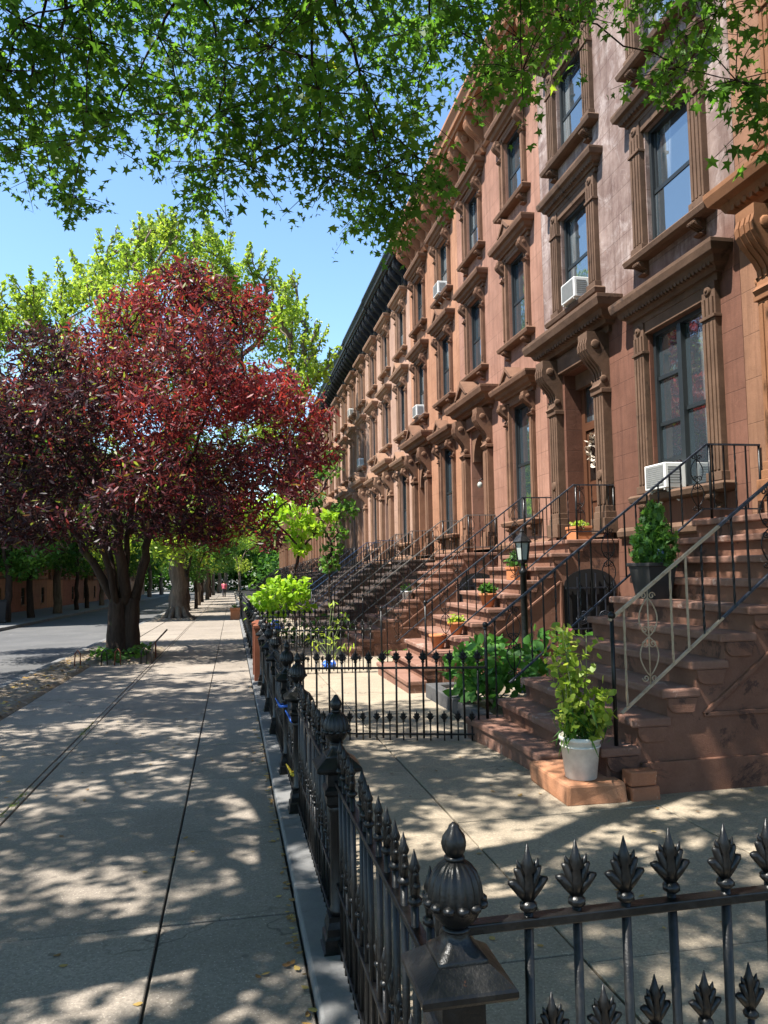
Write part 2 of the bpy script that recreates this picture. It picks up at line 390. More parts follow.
def blob_pts(centers, radii, per, shell=.55, squash=.8):
    """points in the volume of ellipsoidal clumps, denser towards their surfaces"""
    out = []; ids = []
    for i, (c, r) in enumerate(zip(centers, radii)):
        n = int(per * r * r)
        d = RNG.normal(size=(n, 3)); d /= np.linalg.norm(d, axis=1)[:, None]
        rr = (shell + (1 - shell) * RNG.random(n)) ** 1.0 * r * (.82 + .36 * RNG.random(n))
        p = d * rr[:, None]; p[:, 2] *= squash
        out.append(p + np.asarray(c)); ids.append(np.full(n, i))
    return np.concatenate(out), np.concatenate(ids)

def limb(mb, p0, p1, r0, r1, sag=0., n=8, seg=6, wob=.06):
    p0, p1 = Vector(p0), Vector(p1); L = (p1 - p0).length; pts = []; rs = []
    for i in range(seg + 1):
        t = i / seg; p = p0.lerp(p1, t); w = math.sin(PI * t)
        p = p + Vector((random.uniform(-1, 1), random.uniform(-1, 1), random.uniform(-.5, .5))) * wob * L * w * .5 + Vector((0, 0, 1)) * sag * w
        pts.append(p); rs.append(r0 + (r1 - r0) * t ** .8)
    mb.tube(pts, rs, n, True); return pts

# ------------------------------------------------------------------ ground and street
def strip(name, x0, x1, ys, dz, mat, kind='structure', thick=0):
    mb = MB(); n = len(ys)
    vs = []
    for y in ys: vs += [(x0, y, gz(y) + dz), (x1, y, gz(y) + dz)]
    fs = [(2 * i, 2 * i + 1, 2 * i + 3, 2 * i + 2) for i in range(n - 1)]
    if thick:
        o = len(vs)
        for y in ys: vs += [(x0, y, gz(y) + dz - thick), (x1, y, gz(y) + dz - thick)]
        for i in range(n - 1):
            fs += [(2 * i, 2 * i + 2, o + 2 * i + 2, o + 2 * i), (2 * i + 1, o + 2 * i + 1, o + 2 * i + 3, 2 * i + 3)]
        fs += [(0, o, o + 1, 1), (2 * n - 2, 2 * n - 1, o + 2 * n - 1, o + 2 * n - 2)]
    mb.add(vs, fs); return tag(mb.build(name, mat), kind=kind)
def slabs(name, rects, mat, dz=0., gap=.006, skirt=.03):
    mb = MB(); tint = []
    for (x0, x1, y0, y1) in rects:
        t = random.random(); j = random.uniform(-.003, .003); e = .004
        a, b, c, d = x0 + gap, x1 - gap, y0 + gap, y1 - gap
        top = [(a + e, c + e, gz(c) + dz + j), (b - e, c + e, gz(c) + dz + j), (b - e, d - e, gz(d) + dz + j), (a + e, d - e, gz(d) + dz + j)]
        mid = [(a, c, gz(c) + dz + j - e), (b, c, gz(c) + dz + j - e), (b, d, gz(d) + dz + j - e), (a, d, gz(d) + dz + j - e)]
        low = [(p[0], p[1], p[2] - skirt) for p in mid]
        mb.add(top + mid + low, [(0, 1, 2, 3)] + [(4 + i, 4 + (i + 1) % 4, (i + 1) % 4, i) for i in range(4)] + [(8 + i, 8 + (i + 1) % 4, 4 + (i + 1) % 4, 4 + i) for i in range(4)])
        tint += [t] * 12
    o = mb.build(name, mat); at = o.data.attributes.new('tint', 'FLOAT', 'POINT'); at.data.foreach_set('value', tint)
    return tag(o, kind='structure')
YS = [-40, -20, 0, 20, 40, 60, 80, 100, 125, 150]
g = MB(); G = [-2500, -40, 150, 2500]
g.add([(x, y, gz(y) - .35) for y in G for x in (-2500, 2500)], [(0, 1, 3, 2), (2, 3, 5, 4), (4, 5, 7, 6)])
tag(g.build('ground', 'ground'), kind='structure')
strip('road', -8.9, -3.75, YS, -.13, 'asphalt')
strip('sidewalk_bed', -3.6, .30, YS, -.016, 'joint')
strip('yard_bed', .54, 5.72, YS, -.016, 'joint')
strip('far_sidewalk', -13.4, -9.05, YS, 0, 'kerb')
def kerb_run(name, x0, x1, ya, yb, L, dz, h, mat):
    mb = MB(); y = ya
    while y < yb:
        y2 = min(y + L * random.uniform(.85, 1.15), yb); e = .004; o = random.uniform(-.004, .004)
        vs = [(x, yy, gz(yy) + z + (o if z > dz - .01 else 0)) for z in (dz - h, dz) for yy in (y + e, y2 - e) for x in (x0 + random.uniform(-.003, .003), x1)]
        mb.add(vs, [(0, 2, 3, 1), (4, 5, 7, 6), (0, 1, 5, 4), (2, 6, 7, 3), (0, 4, 6, 2), (1, 3, 7, 5)]); y = y2
    return tag(mb.build(name, mat, bevel=.012), kind='structure')
kerb_run('street_kerb', -3.75, -3.6, -30, 150, 2.4, .004, .3, 'kerb')
kerb_run('far_kerb', -9.05, -8.9, -30, 150, 2.4, .004, .3, 'kerb')
kerb_run('fence_kerb', .305, .54, -6, 70, 1.75, .045, .2, 'kerb')
R_ = []
def col(x0, x1, y, L):
    while y < 120: R_.append((x0, x1, y, y + L)); y += L
col(-.335, .30, 3.88 - 1.36 * 6, 1.36); col(-1.54, -.335, 3.88 - 1.95 * 5, 1.95); col(-2.75, -1.60, 3.88 - 1.95 * 5, 1.95); col(-1.60, -1.54, -8, 1.95)
PITS = [(-3.1, -1.62, 16.3, 19.9), (-3.3, -1.7, 34.2, 38.4)]
def hit(r): return any(r[0] < p[1] and r[1] > p[0] and r[2] < p[3] and r[3] > p[2] for p in PITS)
R2 = []
for r in R_:
    if hit(r) and r[0] < -1.61:
        p = [p for p in PITS if r[2] < p[3] and r[3] > p[2]][0]
        if p[0] > r[0]: pass
        if r[2] < p[2]: R2.append((r[0], r[1], r[2], p[2]))
        if r[3] > p[3]: R2.append((r[0], r[1], p[3], r[3]))
    else: R2.append(r)
slabs('sidewalk', R2, 'slab')
R3 = []
y = -6.4
while y < 120:
    if not (8.6 < y < 20): R3.append((-3.6, -2.77, y, y + 1.9))
    y += 1.9
slabs('kerbside_paving', R3, 'slab')
R4 = []
for (a, b, y0, L) in ((.54, 1.44, -3.3, 1.62), (1.44, 2.9, -2.6, 1.9), (2.9, 5.7, -2.9, 2.1)):
    y = y0
    while y < 90: R4.append((a, b, y, y + L)); y += L
slabs('yard_paving', R4, 'yard')
def soil_patch(x0, x1, y0, y1, dz=.006, amp=.035, nx=14, ny=40):
    mb = MB(); vs = []
    for j in range(ny + 1):
        for i in range(nx + 1):
            x = x0 + (x1 - x0) * i / nx; y = y0 + (y1 - y0) * j / ny
            e = min(i, nx - i, j, ny - j)
            vs.append((x, y, gz(y) + dz + (random.uniform(0, amp) if e else -.02)))
    mb.add(vs, [(j * (nx + 1) + i, j * (nx + 1) + i + 1, (j + 1) * (nx + 1) + i + 1, (j + 1) * (nx + 1) + i) for j in range(ny) for i in range(nx)], True)
    return tag(mb.build('soil_strip', 'soil'), kind='structure')
soil_patch(-3.6, -2.77, 8.6, 20.0); soil_patch(-3.1, -1.62, 16.3, 19.9, .012, .06); soil_patch(-3.3, -1.7, 34.2, 38.4, .012, .08)

# ------------------------------------------------------------------ row houses
HW = 5.36
def yard_house(n): return 2.44 + HW * n
def fluted(mb, yc, w, z0, z1, p):
    mb.box(-p, .01, yc - w / 2, yc + w / 2, z0, z1)
    n = 3; fw = w / (n * 2 + 1) * 1.1
    for i in range(n):
        y = yc + (i - 1) * w * .29
        mb.box(-p - .018, -p + .002, y - fw / 2, y + fw / 2, z0 + .12, z1 - .04)
    mb.box(-p - .03, .012, yc - w / 2 - .02, yc + w / 2 + .02, z0 - .005, z0 + .1)
def console(mb, yc, w, zt, h, p, pb=.1):
    pts = [(.01, zt), (-p, zt), (-p, zt - .08 * h)]
    for i in range(9):
        t = i / 8; x = -p + (p - pb) * (.5 - .5 * math.cos(PI * t)) + .045 * math.sin(2 * PI * t) * -1
        pts.append((x, zt - h * (.12 + .74 * t)))
    pts += [(-pb - .05, zt - h * .92), (-pb, zt - h), (.01, zt - h)]
    mb.prism(pts, 'y', yc - w / 2, yc + w / 2)
    for sy in (-1, 1):       # scroll eyes on both cheeks
        mb.tube([(-p * .62, yc + sy * w / 2, zt - h * .22), (-p * .62, yc + sy * (w / 2 + .012), zt - h * .22)], [p * .22, p * .15], 10)
        mb.tube([(-pb * .7, yc + sy * w / 2, zt - h * .8), (-pb * .7, yc + sy * (w / 2 + .010), zt - h * .8)], [pb * .42, pb * .3], 10)
    for k in (-1, 0, 1):     # reeded front
        for i in range(3, 10):
            a, b = pts[i], pts[i + 1]
            mb.bar((a[0] - .004, yc + k * w * .28, a[1]), (b[0] - .004, yc + k * w * .28, b[1]), w * .13, .02)
def hood(mb, yc, hw, z, h, p, dent=0, ped=False):
    L = [(z, .06), (z + h * .22, .06), (z + h * .22, p * .38), (z + h * .34, p * .42), (z + h * .42, p * .62), (z + h * .60, p * .72), (z + h * .66, p * .92), (z + h * .88, p), (z + h, p)]
    mb.mold(yc - hw, yc + hw, L)
    if dent:
        y = yc - hw - p * .4
        while y < yc + hw + p * .4 - .03:
            mb.box(-p * .66, -.02, y, y + dent * .55, z + h * .36, z + h * .575); y += dent
    if ped:
        w = hw * .42; t = z + h
        mb.prism([(yc - w, t - .002), (yc + w, t - .002), (yc, t + h * .62)], 'x', -p * .9, 0.01)
        mb.prism([(yc - w - .06, t + .001), (yc - w + .05, t + .001), (yc, t + h * .55), (yc + w - .05, t + .001), (yc + w + .06, t + .001), (yc, t + h * .85)], 'x', -p * 1.04, 0.012)
def house(n, st):
    """row house facing -x in its own frame; y runs along the street"""
    A = st['style'] == 'A'
    t = thing('row_house', st['label'], 'house', (5.7, yard_house(n), -.053 * n + st.get('dz', 0)), 0, 'brownstone houses of the long row on the right')
    if A: fl = [(5.95, 7.68, 0), (8.75, 10.3, 0)]
    else: fl = [(6.25, 8.0, 0), (9.1, 10.62, 0)]
    y1, y2 = 1.27, st.get('y2', 4.0)
    wp = 1.28 if A else 1.06; wu = 1.08 if A else 1.0
    wins = [(y1, 2.58, 4.82 if A else 4.95, wp, 0)]
    for (a, b, c) in fl: wins += [(y1, a, b, wu, 1), (y2, a, b, wu, 1)]
    base_w = (y1, .35, 1.45, .95, 2)
    dw = .60
    ops = [(y - w / 2, y + w / 2, a, b) for (y, a, b, w, k) in wins + [base_w]] + [(y2 - dw, y2 + dw, 2.06, 4.92)]
    e = .003; ys = sorted({e, HW - e} | {v for o in ops for v in o[:2]}); zs = sorted({-1.5, 11.9} | {v for o in ops for v in o[2:]})
    mb = MB()
    for i in range(len(ys) - 1):
        for j in range(len(zs) - 1):
            cy, cz = (ys[i] + ys[i + 1]) / 2, (zs[j] + zs[j + 1]) / 2
            if any(o[0] < cy < o[1] and o[2] < cz < o[3] for o in ops): continue
            mb.add([(0, ys[i], zs[j]), (0, ys[i + 1], zs[j]), (0, ys[i + 1], zs[j + 1]), (0, ys[i], zs[j + 1])], [(3, 2, 1, 0)])
    for k, o in enumerate(ops):
        d = .30 if k < len(ops) - 1 else .62
        a, b, c, f = o
        mb.add([(0, a, c), (0, b, c), (0, b, f), (0, a, f), (d, a, c), (d, b, c), (d, b, f), (d, a, f)], [(0, 1, 5, 4), (1, 2, 6, 5), (2, 3, 7, 6), (3, 0, 4, 7)])
    mb.add([(0, e, -1.5), (11, e, -1.5), (11, HW - e, -1.5), (0, HW - e, -1.5), (0, e, 11.9), (11, e, 11.9), (11, HW - e, 11.9), (0, HW - e, 11.9)], [(0, 1, 5, 4), (1, 2, 6, 5), (2, 3, 7, 6)])
    mb.build('wall', st['wall'], t)
    rf = MB().box(-.02, 11, .004, HW - .004, 11.9, 12.05).build('roof', st['cornice'], t)
    # water table and base band
    w = MB(); w.mold(.004, y2 - 1.15, [(2.0, .03), (2.03, .075), (2.1, .085), (2.14, .05), (2.16, .02)], ends=False)
    w.build('water_table', st['trim'], t)
    # windows
    for (yc, a, b, wd, kind) in wins + [base_w]:
        s = MB(); fw = .055; d0, d1 = .06, .24
        y0, yy = yc - wd / 2, yc + wd / 2
        s.box(d0, d1, y0, y0 + fw, a, b); s.box(d0, d1, yy - fw, yy, a, b); s.box(d0, d1, y0 + fw, yy - fw, b - fw, b); s.box(d0, d1, y0 + fw, yy - fw, a, a + fw)
        p = MB()
        def panel(ya, yb, za, zb, dx): p.box(dx + .012, dx + .02, ya, yb, za, zb)
        if A and kind == 0:
            ym = yc + .02; s.box(d0 - .015, d1, ym - .045, ym + .045, a + fw, b - fw)
            for (ya, yb, cuts) in ((yc - wd / 2 + fw, ym - .045, (.47,)), (ym + .045, yc + wd / 2 - fw, (.18, .42, .72))):
                prev = a + fw
                for c in cuts + (1,):
                    z = a + fw + (b - a - 2 * fw) * c
                    panel(ya, yb, prev, z, .10)
                    if c < 1: s.box(.085, .14, ya, yb, z - .025, z + .025)
                    prev = z
        else:
            zm = a + (b - a) * .48
            s.box(.085, .16, y0 + fw, yy - fw, zm - .028, zm + .028)
            s.box(.105, .165, y0 + fw, y0 + fw + .035, zm, b - fw); s.box(.105, .165, yy - fw - .035, yy - fw, zm, b - fw)
            panel(y0 + fw, yy - fw, a + fw, zm, .085); panel(y0 + fw, yy - fw, zm, b - fw, .12)
        wo = s.build('window', 'sash' if kind < 2 else 'sash_brown', t)
        p.build('pane', 'glass', wo)
        if kind == 2:
            gr = MB()
            for i in range(7): gr.bar((.05, y0 + wd * (i + .5) / 7, a), (.05, y0 + wd * (i + .5) / 7, b), .018)
            gr.bar((.05, y0, (a + b) / 2), (.05, yy, (a + b) / 2), .02); gr.build('window_grille', 'iron', wo)
            MB().mold(y0 - .06, yy + .06, [(a - .1, .05), (a, .05)]).build('window_sill', st['trim'], wo)
            continue
        q = MB()
        if A:
            pw = .25
            for sy in (-1, 1):
                pc = yc + sy * (wd / 2 + pw / 2 + .02)
                fluted(q, pc, pw, a + .02, b - .28, .085)
                q.box(-.11, .012, pc - pw / 2 - .015, pc + pw / 2 + .015, b - .28, b - .24)
                for i in (-1, 0, 1): q.box(-.1, .012, pc + i * .075 - .025, pc + i * .075 + .025, b - .24, b - .02)
                q.box(-.075, .01, pc - pw / 2, pc + pw / 2, b - .24, b + .16)
                q.tube([(-.07, pc, b + .07), (-.10, pc, b + .07)], [.075, .05], 12); q.tube([(-.09, pc, b + .07), (-.115, pc, b + .07)], [.028, .02], 8)
            q.box(-.05, .009, yc - wd / 2 - .02, yc + wd / 2 + .02, b, b + .16)
            hood(q, yc, wd / 2 + .25, b + .155, .40 if kind == 0 else .32, .30 if kind == 0 else .24, .075)
        else:
            pw = .17
            for sy in (-1, 1):
                pc = yc + sy * (wd / 2 + pw / 2 + .01)
                q.box(-.07, .01, pc - pw / 2, pc + pw / 2, a, b + .05)
                q.box(-.095, .012, pc + sy * .045 - .03, pc + sy * .045 + .03, a + .12, b - .42)
                console(q, pc + sy * .03, .15, b + .06, .46, .24 if kind == 0 else .2, .09)
            q.box(-.05, .009, yc - wd / 2 - .01, yc + wd / 2 + .01, b, b + .14)
            hood(q, yc, wd / 2 + .2, b + .08, .34, .32 if kind == 0 else .28, 0, kind == 0 or a < 7 and yc < 2)
        so = q.build('window_surround', st['trim'], t, bevel=.006)
        z = MB(); hw = wd / 2 + (.22 if A else .17)
        z.mold(yc - hw, yc + hw, [(a - .12, .12), (a - .10, .17), (a - .03, .19), (a, .16)])
        for sy in (-1, 1):
            console(z, yc + sy * (hw - .12), .14, a - .115, .2, .14, .05)
        z.build('window_sill', st['trim'], so, bevel=.006)
    # doorway
    ds = MB(); ph = 4.25 if A else 4.32
    for sy in (-1, 1):
        pc = y2 + sy * (dw + .23); pw = .36
        if A:
            fluted(ds, pc, .30, 2.42, ph, .14)
            ds.tube([(-.13, pc, 3.0), (-.175, pc, 3.0)], [.09, .07], 12)
        else:
            ds.box(-.14, .01, pc - .15, pc + .15, 2.42, ph); ds.box(-.165, .0, pc - .09, pc + .09, 2.6, ph - .12)
        ds.box(-.22, .012, pc - .22, pc + .22, 2.10, 2.33); ds.box(-.18, .011, pc - .19, pc + .19, 2.33, 2.43)
        ds.box(-.17, .012, pc - .18, pc + .18, ph, ph + .07)
    ds.box(-.10, .0085, y2 - dw - .05, y2 + dw + .05, 4.94, 5.22)
    do = ds.build('door_surround', st['trim'], t, bevel=.008)
    for sy in (-1, 1):
        c = MB(); console(c, y2 + sy * (dw + .23), .30, 5.20, .92, .36, .15); c.build('console', st['trim'], do)
    h = MB(); hood(h, y2, dw + .43, 5.17, .46, .42, .10, not A); h.build('hood', st['trim'], do, bevel=.005)
    ar = MB()
    if A: ar.box(.20, .30, y2 - dw + .002, y2 + dw - .002, 4.66, 4.918)
    else:
        pts = [(y2 - dw + .002, 4.18)] + [(y2 - (dw - .10) * math.cos(PI * i / 14), 4.18 + .60 * math.sin(PI * i / 14)) for i in range(15)] + [(y2 + dw - .002, 4.18), (y2 + dw - .002, 4.918), (y2 - dw + .002, 4.918)]
        ar.prism(pts, 'x', .03, .22)
    ar.build('door_head', st['trim'], t)
    MB().box(-.0, .62, y2 - dw + .002, y2 + dw - .002, 1.98, 2.09).build('door_sill', st['trim'], t)
    # door
    d = MB(); dx = .30
    d.box(dx, dx + .10, y2 - dw + .004, y2 - dw + .12, 2.09, 4.91); d.box(dx, dx + .10, y2 + dw - .12, y2 + dw - .004, 2.09, 4.91)
    d.box(dx, dx + .10, y2 - dw + .12, y2 + dw - .12, 3.92, 4.06)
    for sy in (-1, 1):
        ya, yb = (y2 - dw + .125, y2 - .006) if sy < 0 else (y2 + .006, y2 + dw - .125)
        d.box(dx + .03, dx + .08, ya, yb, 2.10, 3.9)
        for (za, zb) in ((2.27, 2.62), (2.7, 2.98)): d.box(dx + .012, dx + .035, ya + .07, yb - .07, za, zb)
        d.box(dx + .014, dx + .035, ya + .05, ya + .085, 3.06, 3.82); d.box(dx + .014, dx + .035, yb - .085, yb - .05, 3.06, 3.82)
    dd = d.build('door', st.get('door', 'door'), t)
    gp = MB()
    for sy in (-1, 1):
        ya, yb = (y2 - dw + .21, y2 - .09) if sy < 0 else (y2 + .09, y2 + dw - .21)
        gp.box(dx + .022, dx + .033, ya, yb, 3.06, 3.82)
    gp.build('door_glass', 'glass_dark', dd)
    MB().ball((dx - .02, y2 - .07, 3.0), .035).tube([(dx + .03, y2 - .07, 3.0), (dx - .02, y2 - .07, 3.0)], .012).build('handle', plain_brass, dd)
    MB().box(dx + .04, dx + .05, y2 - dw + .12, y2 + dw - .12, 4.06, 4.91).build('transom_pane', 'glass', dd)
    # roof cornice
    cz = 11.45; cm = MB()
    cm.mold(.002, HW - .002, [(cz - .3, .03), (cz - .26, .09), (cz - .2, .09), (cz - .19, .04), (cz + .46, .05), (cz + .46, .50), (cz + .52, .52), (cz + .54, .58), (cz + .64, .60), (cz + .76, .68), (cz + .82, .68)], ends=False)
    for i in range(8):
        yy = HW * (i + .5) / 8; cm.box(-.07, .0, yy - .2 + HW / 16, yy + .2 + HW / 16 if i < 7 else HW - .01, cz - .1, cz + .3)
    co = cm.build('cornice', st['cornice'], t)
    br = None
    for i in range(8):
        yy = HW * (i + .5) / 8
        if br is None:
            b = MB(); console(b, 0, .20, cz + .46, .86, .46, .11); br = b.build('bracket', st['cornice'], co, loc=(0, yy, 0))
        else: inst(br, co, (0, yy, 0))
    return t
plain_brass = plain('aged brass', (.35, .24, .08), .35, .3, 20, .1, .9)
ORD = ['nearest', 'second', 'third', 'fourth', 'fifth', 'sixth', 'seventh', 'eighth', 'ninth', 'tenth', 'eleventh', 'twelfth', 'thirteenth']
STY = {
 0: dict(style='A', wall='wall0', trim='trim0', cornice='corniceB', y2=3.93, dz=.12, label='bright orange brownstone at the right edge of the photo, only its carved door hood showing'),
 1: dict(style='A', wall='wallA', trim='trimA', cornice='corniceB', label='peeling mauve and brown brownstone with a wide six-pane parlour window and fluted pilasters'),
 2: dict(style='B', wall='wallB', trim='trimB', cornice='corniceB', label='salmon pink brownstone with flaking paint, between the mauve house and the orange tan one'),
 3: dict(style='B', wall='wallC', trim='trimB', cornice='corniceB', label='orange tan brownstone with copper brown cornice, last before the black cornices begin'),
}
houses = {n: house(n, STY[n]) for n in STY}
houses[1].location.y -= .18; houses[1].scale = (1, (HW + .18) / HW, 1); houses[0].location.y -= .18   # the mauve house is a little wider
houses[4] = house(4, dict(style='B', wall='wallD', trim='trimC', cornice='corniceK', door='door_red', label='pale pink brownstone under the black cornice, nearest of the pale ones'))
for n in range(5, 9):
    o = copy_tree(houses[4]); o.location = (5.7, yard_house(n), -.053 * n); houses[n] = o
    o['label'] = '%s pale pink brownstone under the black cornice, counted from the orange tan house' % ORD[n - 4]
far_styles = [('wallE', 'trimC', 'red brown'), ('wallF', 'trimC', 'cream'), ('wallC', 'trimB', 'orange')]
for n in range(9, 17):
    w, tr, nm = far_styles[n % 3]
    if n < 12:
        houses[n] = house(n, dict(style='B', wall=w, trim=tr, cornice='corniceB', label='x'))
    else:
        houses[n] = copy_tree(houses[n - 3]); houses[n].location = (5.7, yard_house(n), -.053 * n)
    houses[n]['label'] = '%s row house far down the row beyond the black cornices, %s past them' % (nm, ORD[n - 9])

# houses on the other side of the street
fs = [('wallE', 'trimC'), ('wallB', 'trimC'), ('wallC', 'trimB')]
fp = []
for k in range(17):
    y = 34 + HW * k
    if k < 3:
        o = house(0, dict(style='B', wall=fs[k][0], trim=fs[k][1], cornice='corniceB', label='x')); fp.append(o)
    else: o = copy_tree(fp[k % 3])
    o.location = (-13.4, y + HW, -.0165 * y); o.rotation_euler = (0, 0, PI)
    o['group'] = 'houses across the street'
    o['label'] = '%s row house across the street behind the trees, %s from the left edge' % (['red brown', 'salmon', 'orange tan'][k % 3], (ORD + ['fourteenth', 'fifteenth', 'sixteenth', 'seventeenth'])[k] if k else 'first')

# ------------------------------------------------------------------ ironwork
def spiral(c, r, a0, turns, axis=(1, 0), n=14, shrink=.22):
    """flat spiral in the local xz plane starting at angle a0"""
    return [(c[0] + r * (1 - (1 - shrink) * i / n) * math.cos(a0 + turns * 2 * PI * i / n), c[1], c[2] + r * (1 - (1 - shrink) * i / n) * math.sin(a0 + turns * 2 * PI * i / n)) for i in range(n + 1)]
def lyre(mb, x, y, z0, z1, w=.10, r=.0055):
    h = z1 - z0; zc = (z0 + z1) / 2
    mb.tube([(x, y, z0), (x, y, z1)], .006, 5)
    for s in (-1, 1):
        for v in (-1, 1):
            pts = []
            for i in range(13):
                t = i / 12; pts.append((x + s * w * (math.sin(PI * t) ** .8) * (1 - .25 * t), y, zc + v * h * .40 * t))
            mb.tube(pts, r, 5)
            mb.tube(spiral((x + s * w * .38, y, zc + v * h * .07), w * .36, PI / 2 * (1 + s) if v > 0 else PI / 2 * (1 + s), -s * v * 1.3, n=12), r, 5)
            mb.tube(spiral((x + s * w * .42, y, zc + v * h * .42), w * .34, PI / 2 * (1 - s), s * v * 1.2, n=12), r, 5)
def stz(k): return .08 if k == 1 else .26 + .1975 * (k - 2)
def stx(k): return -3.3 if k == 1 else -3.08 + .25 * (k - 2)
LAND = stz(11)
def ztop(x): return min(.96 + .735 * (x + 3.25), LAND + .82)
def zlow(x): return min(.42 + .775 * (x + 2.98), LAND + .12)
def railing(st, y, x0, mats, full=True, name='railing', low0=-2.98, ornaments=(1, 8, 15)):
    """iron stair railing at local y, from x0 at the foot to the wall at the top"""
    xl = -.60 ; m = MB()
    xk = -3.25 + (LAND + .82 - .96) / .735
    zb = stz(1) if x0 < stx(2) + .0 else stz(max(k for k in range(1, 12) if stx(k) <= x0 + .001))
    m.tube([(x0, y, zb), (x0, y, ztop(x0) + .01)], .016, 8); m.ball((x0, y, ztop(x0) + .02), .03)
    r = m.build(name, mats['frame'], st)
    MB().tube([(xk + .03, y, LAND), (xk + .03, y, LAND + .82)], .016, 8).build('newel', mats['frame'], r)
    MB().tube([(-.03, y, LAND), (-.03, y, LAND + .82)], .014, 8).build('newel', mats['frame'], r)
    xs = x0 + (low0 - x0 if low0 > x0 else .05)
    split = mats.get('split')
    lo = [(xs, y, zlow(xs)), (-2.98 + (LAND + .12 - .42) / .775, y, LAND + .12), (-.03, y, LAND + .12)]
    hi = [(x0 - .02, y, ztop(x0 - .02)), (xk, y, LAND + .82), (-.02, y, LAND + .82)]
    def rail(nm, pts, w, h):
        if split:
            p = Vector(pts[0]); q = Vector(pts[1]); f = (split - p.x) / (q.x - p.x); mid = p.lerp(q, f)
            a = MB().bar(p, mid, w, h).build(nm, mats['bare'], r)
            b = MB(); b.bar(mid, q, w, h); b.bar(q, pts[2], w, h); b.build(nm, mats['rail'], r)
        else:
            b = MB(); b.bar(pts[0], pts[1], w, h); b.bar(pts[1], pts[2], w, h); b.build(nm, mats['rail'], r)
    rail('handrail', hi, .030, .02); rail('bottom_rail', lo, .026, .016)
    x = x0 + .10; i = 0; allb = MB()
    while x < -.08:
        za = zlow(x) if x > xs else stz(max(k for k in range(1, 12) if stx(k) <= x)) if x > stx(1) else zb
        zt_ = ztop(x) - .008; mt = mats['bare'] if split and x < split - .2 else mats['frame']
        if i in ornaments:
            b = MB() if full else allb; xx = x + .06; lyre(b, xx, y, zlow(xx) if xx > xs else za, ztop(xx), .085)
            if full: b.build('scroll_panel', mt, r)
            x += .12
        elif full:
            b = MB(); tw = 9
            pts = []
            if i % 2: b.bar((x, y, za), (x, y, zt_), .0135)
            else:
                # twisted square bar
                nseg = 10; vs = []
                for j in range(nseg + 1):
                    zz = za + (zt_ - za) * j / nseg; a = j * .9
                    for q in range(4): vs.append((x + .0105 * math.cos(a + q * PI / 2), y + .0105 * math.sin(a + q * PI / 2), zz))
                b.add(vs, [(j * 4 + q, j * 4 + (q + 1) % 4, j * 4 + 4 + (q + 1) % 4, j * 4 + 4 + q) for j in range(nseg) for q in range(4)])
            b.build('baluster', mt, r)
        else: allb.bar((x, y, za), (x, y, zt_), .02)
        x += .135 if full else .10; i += 1
    if not full: allb.build('balusters', mats['frame'], r)
    return r
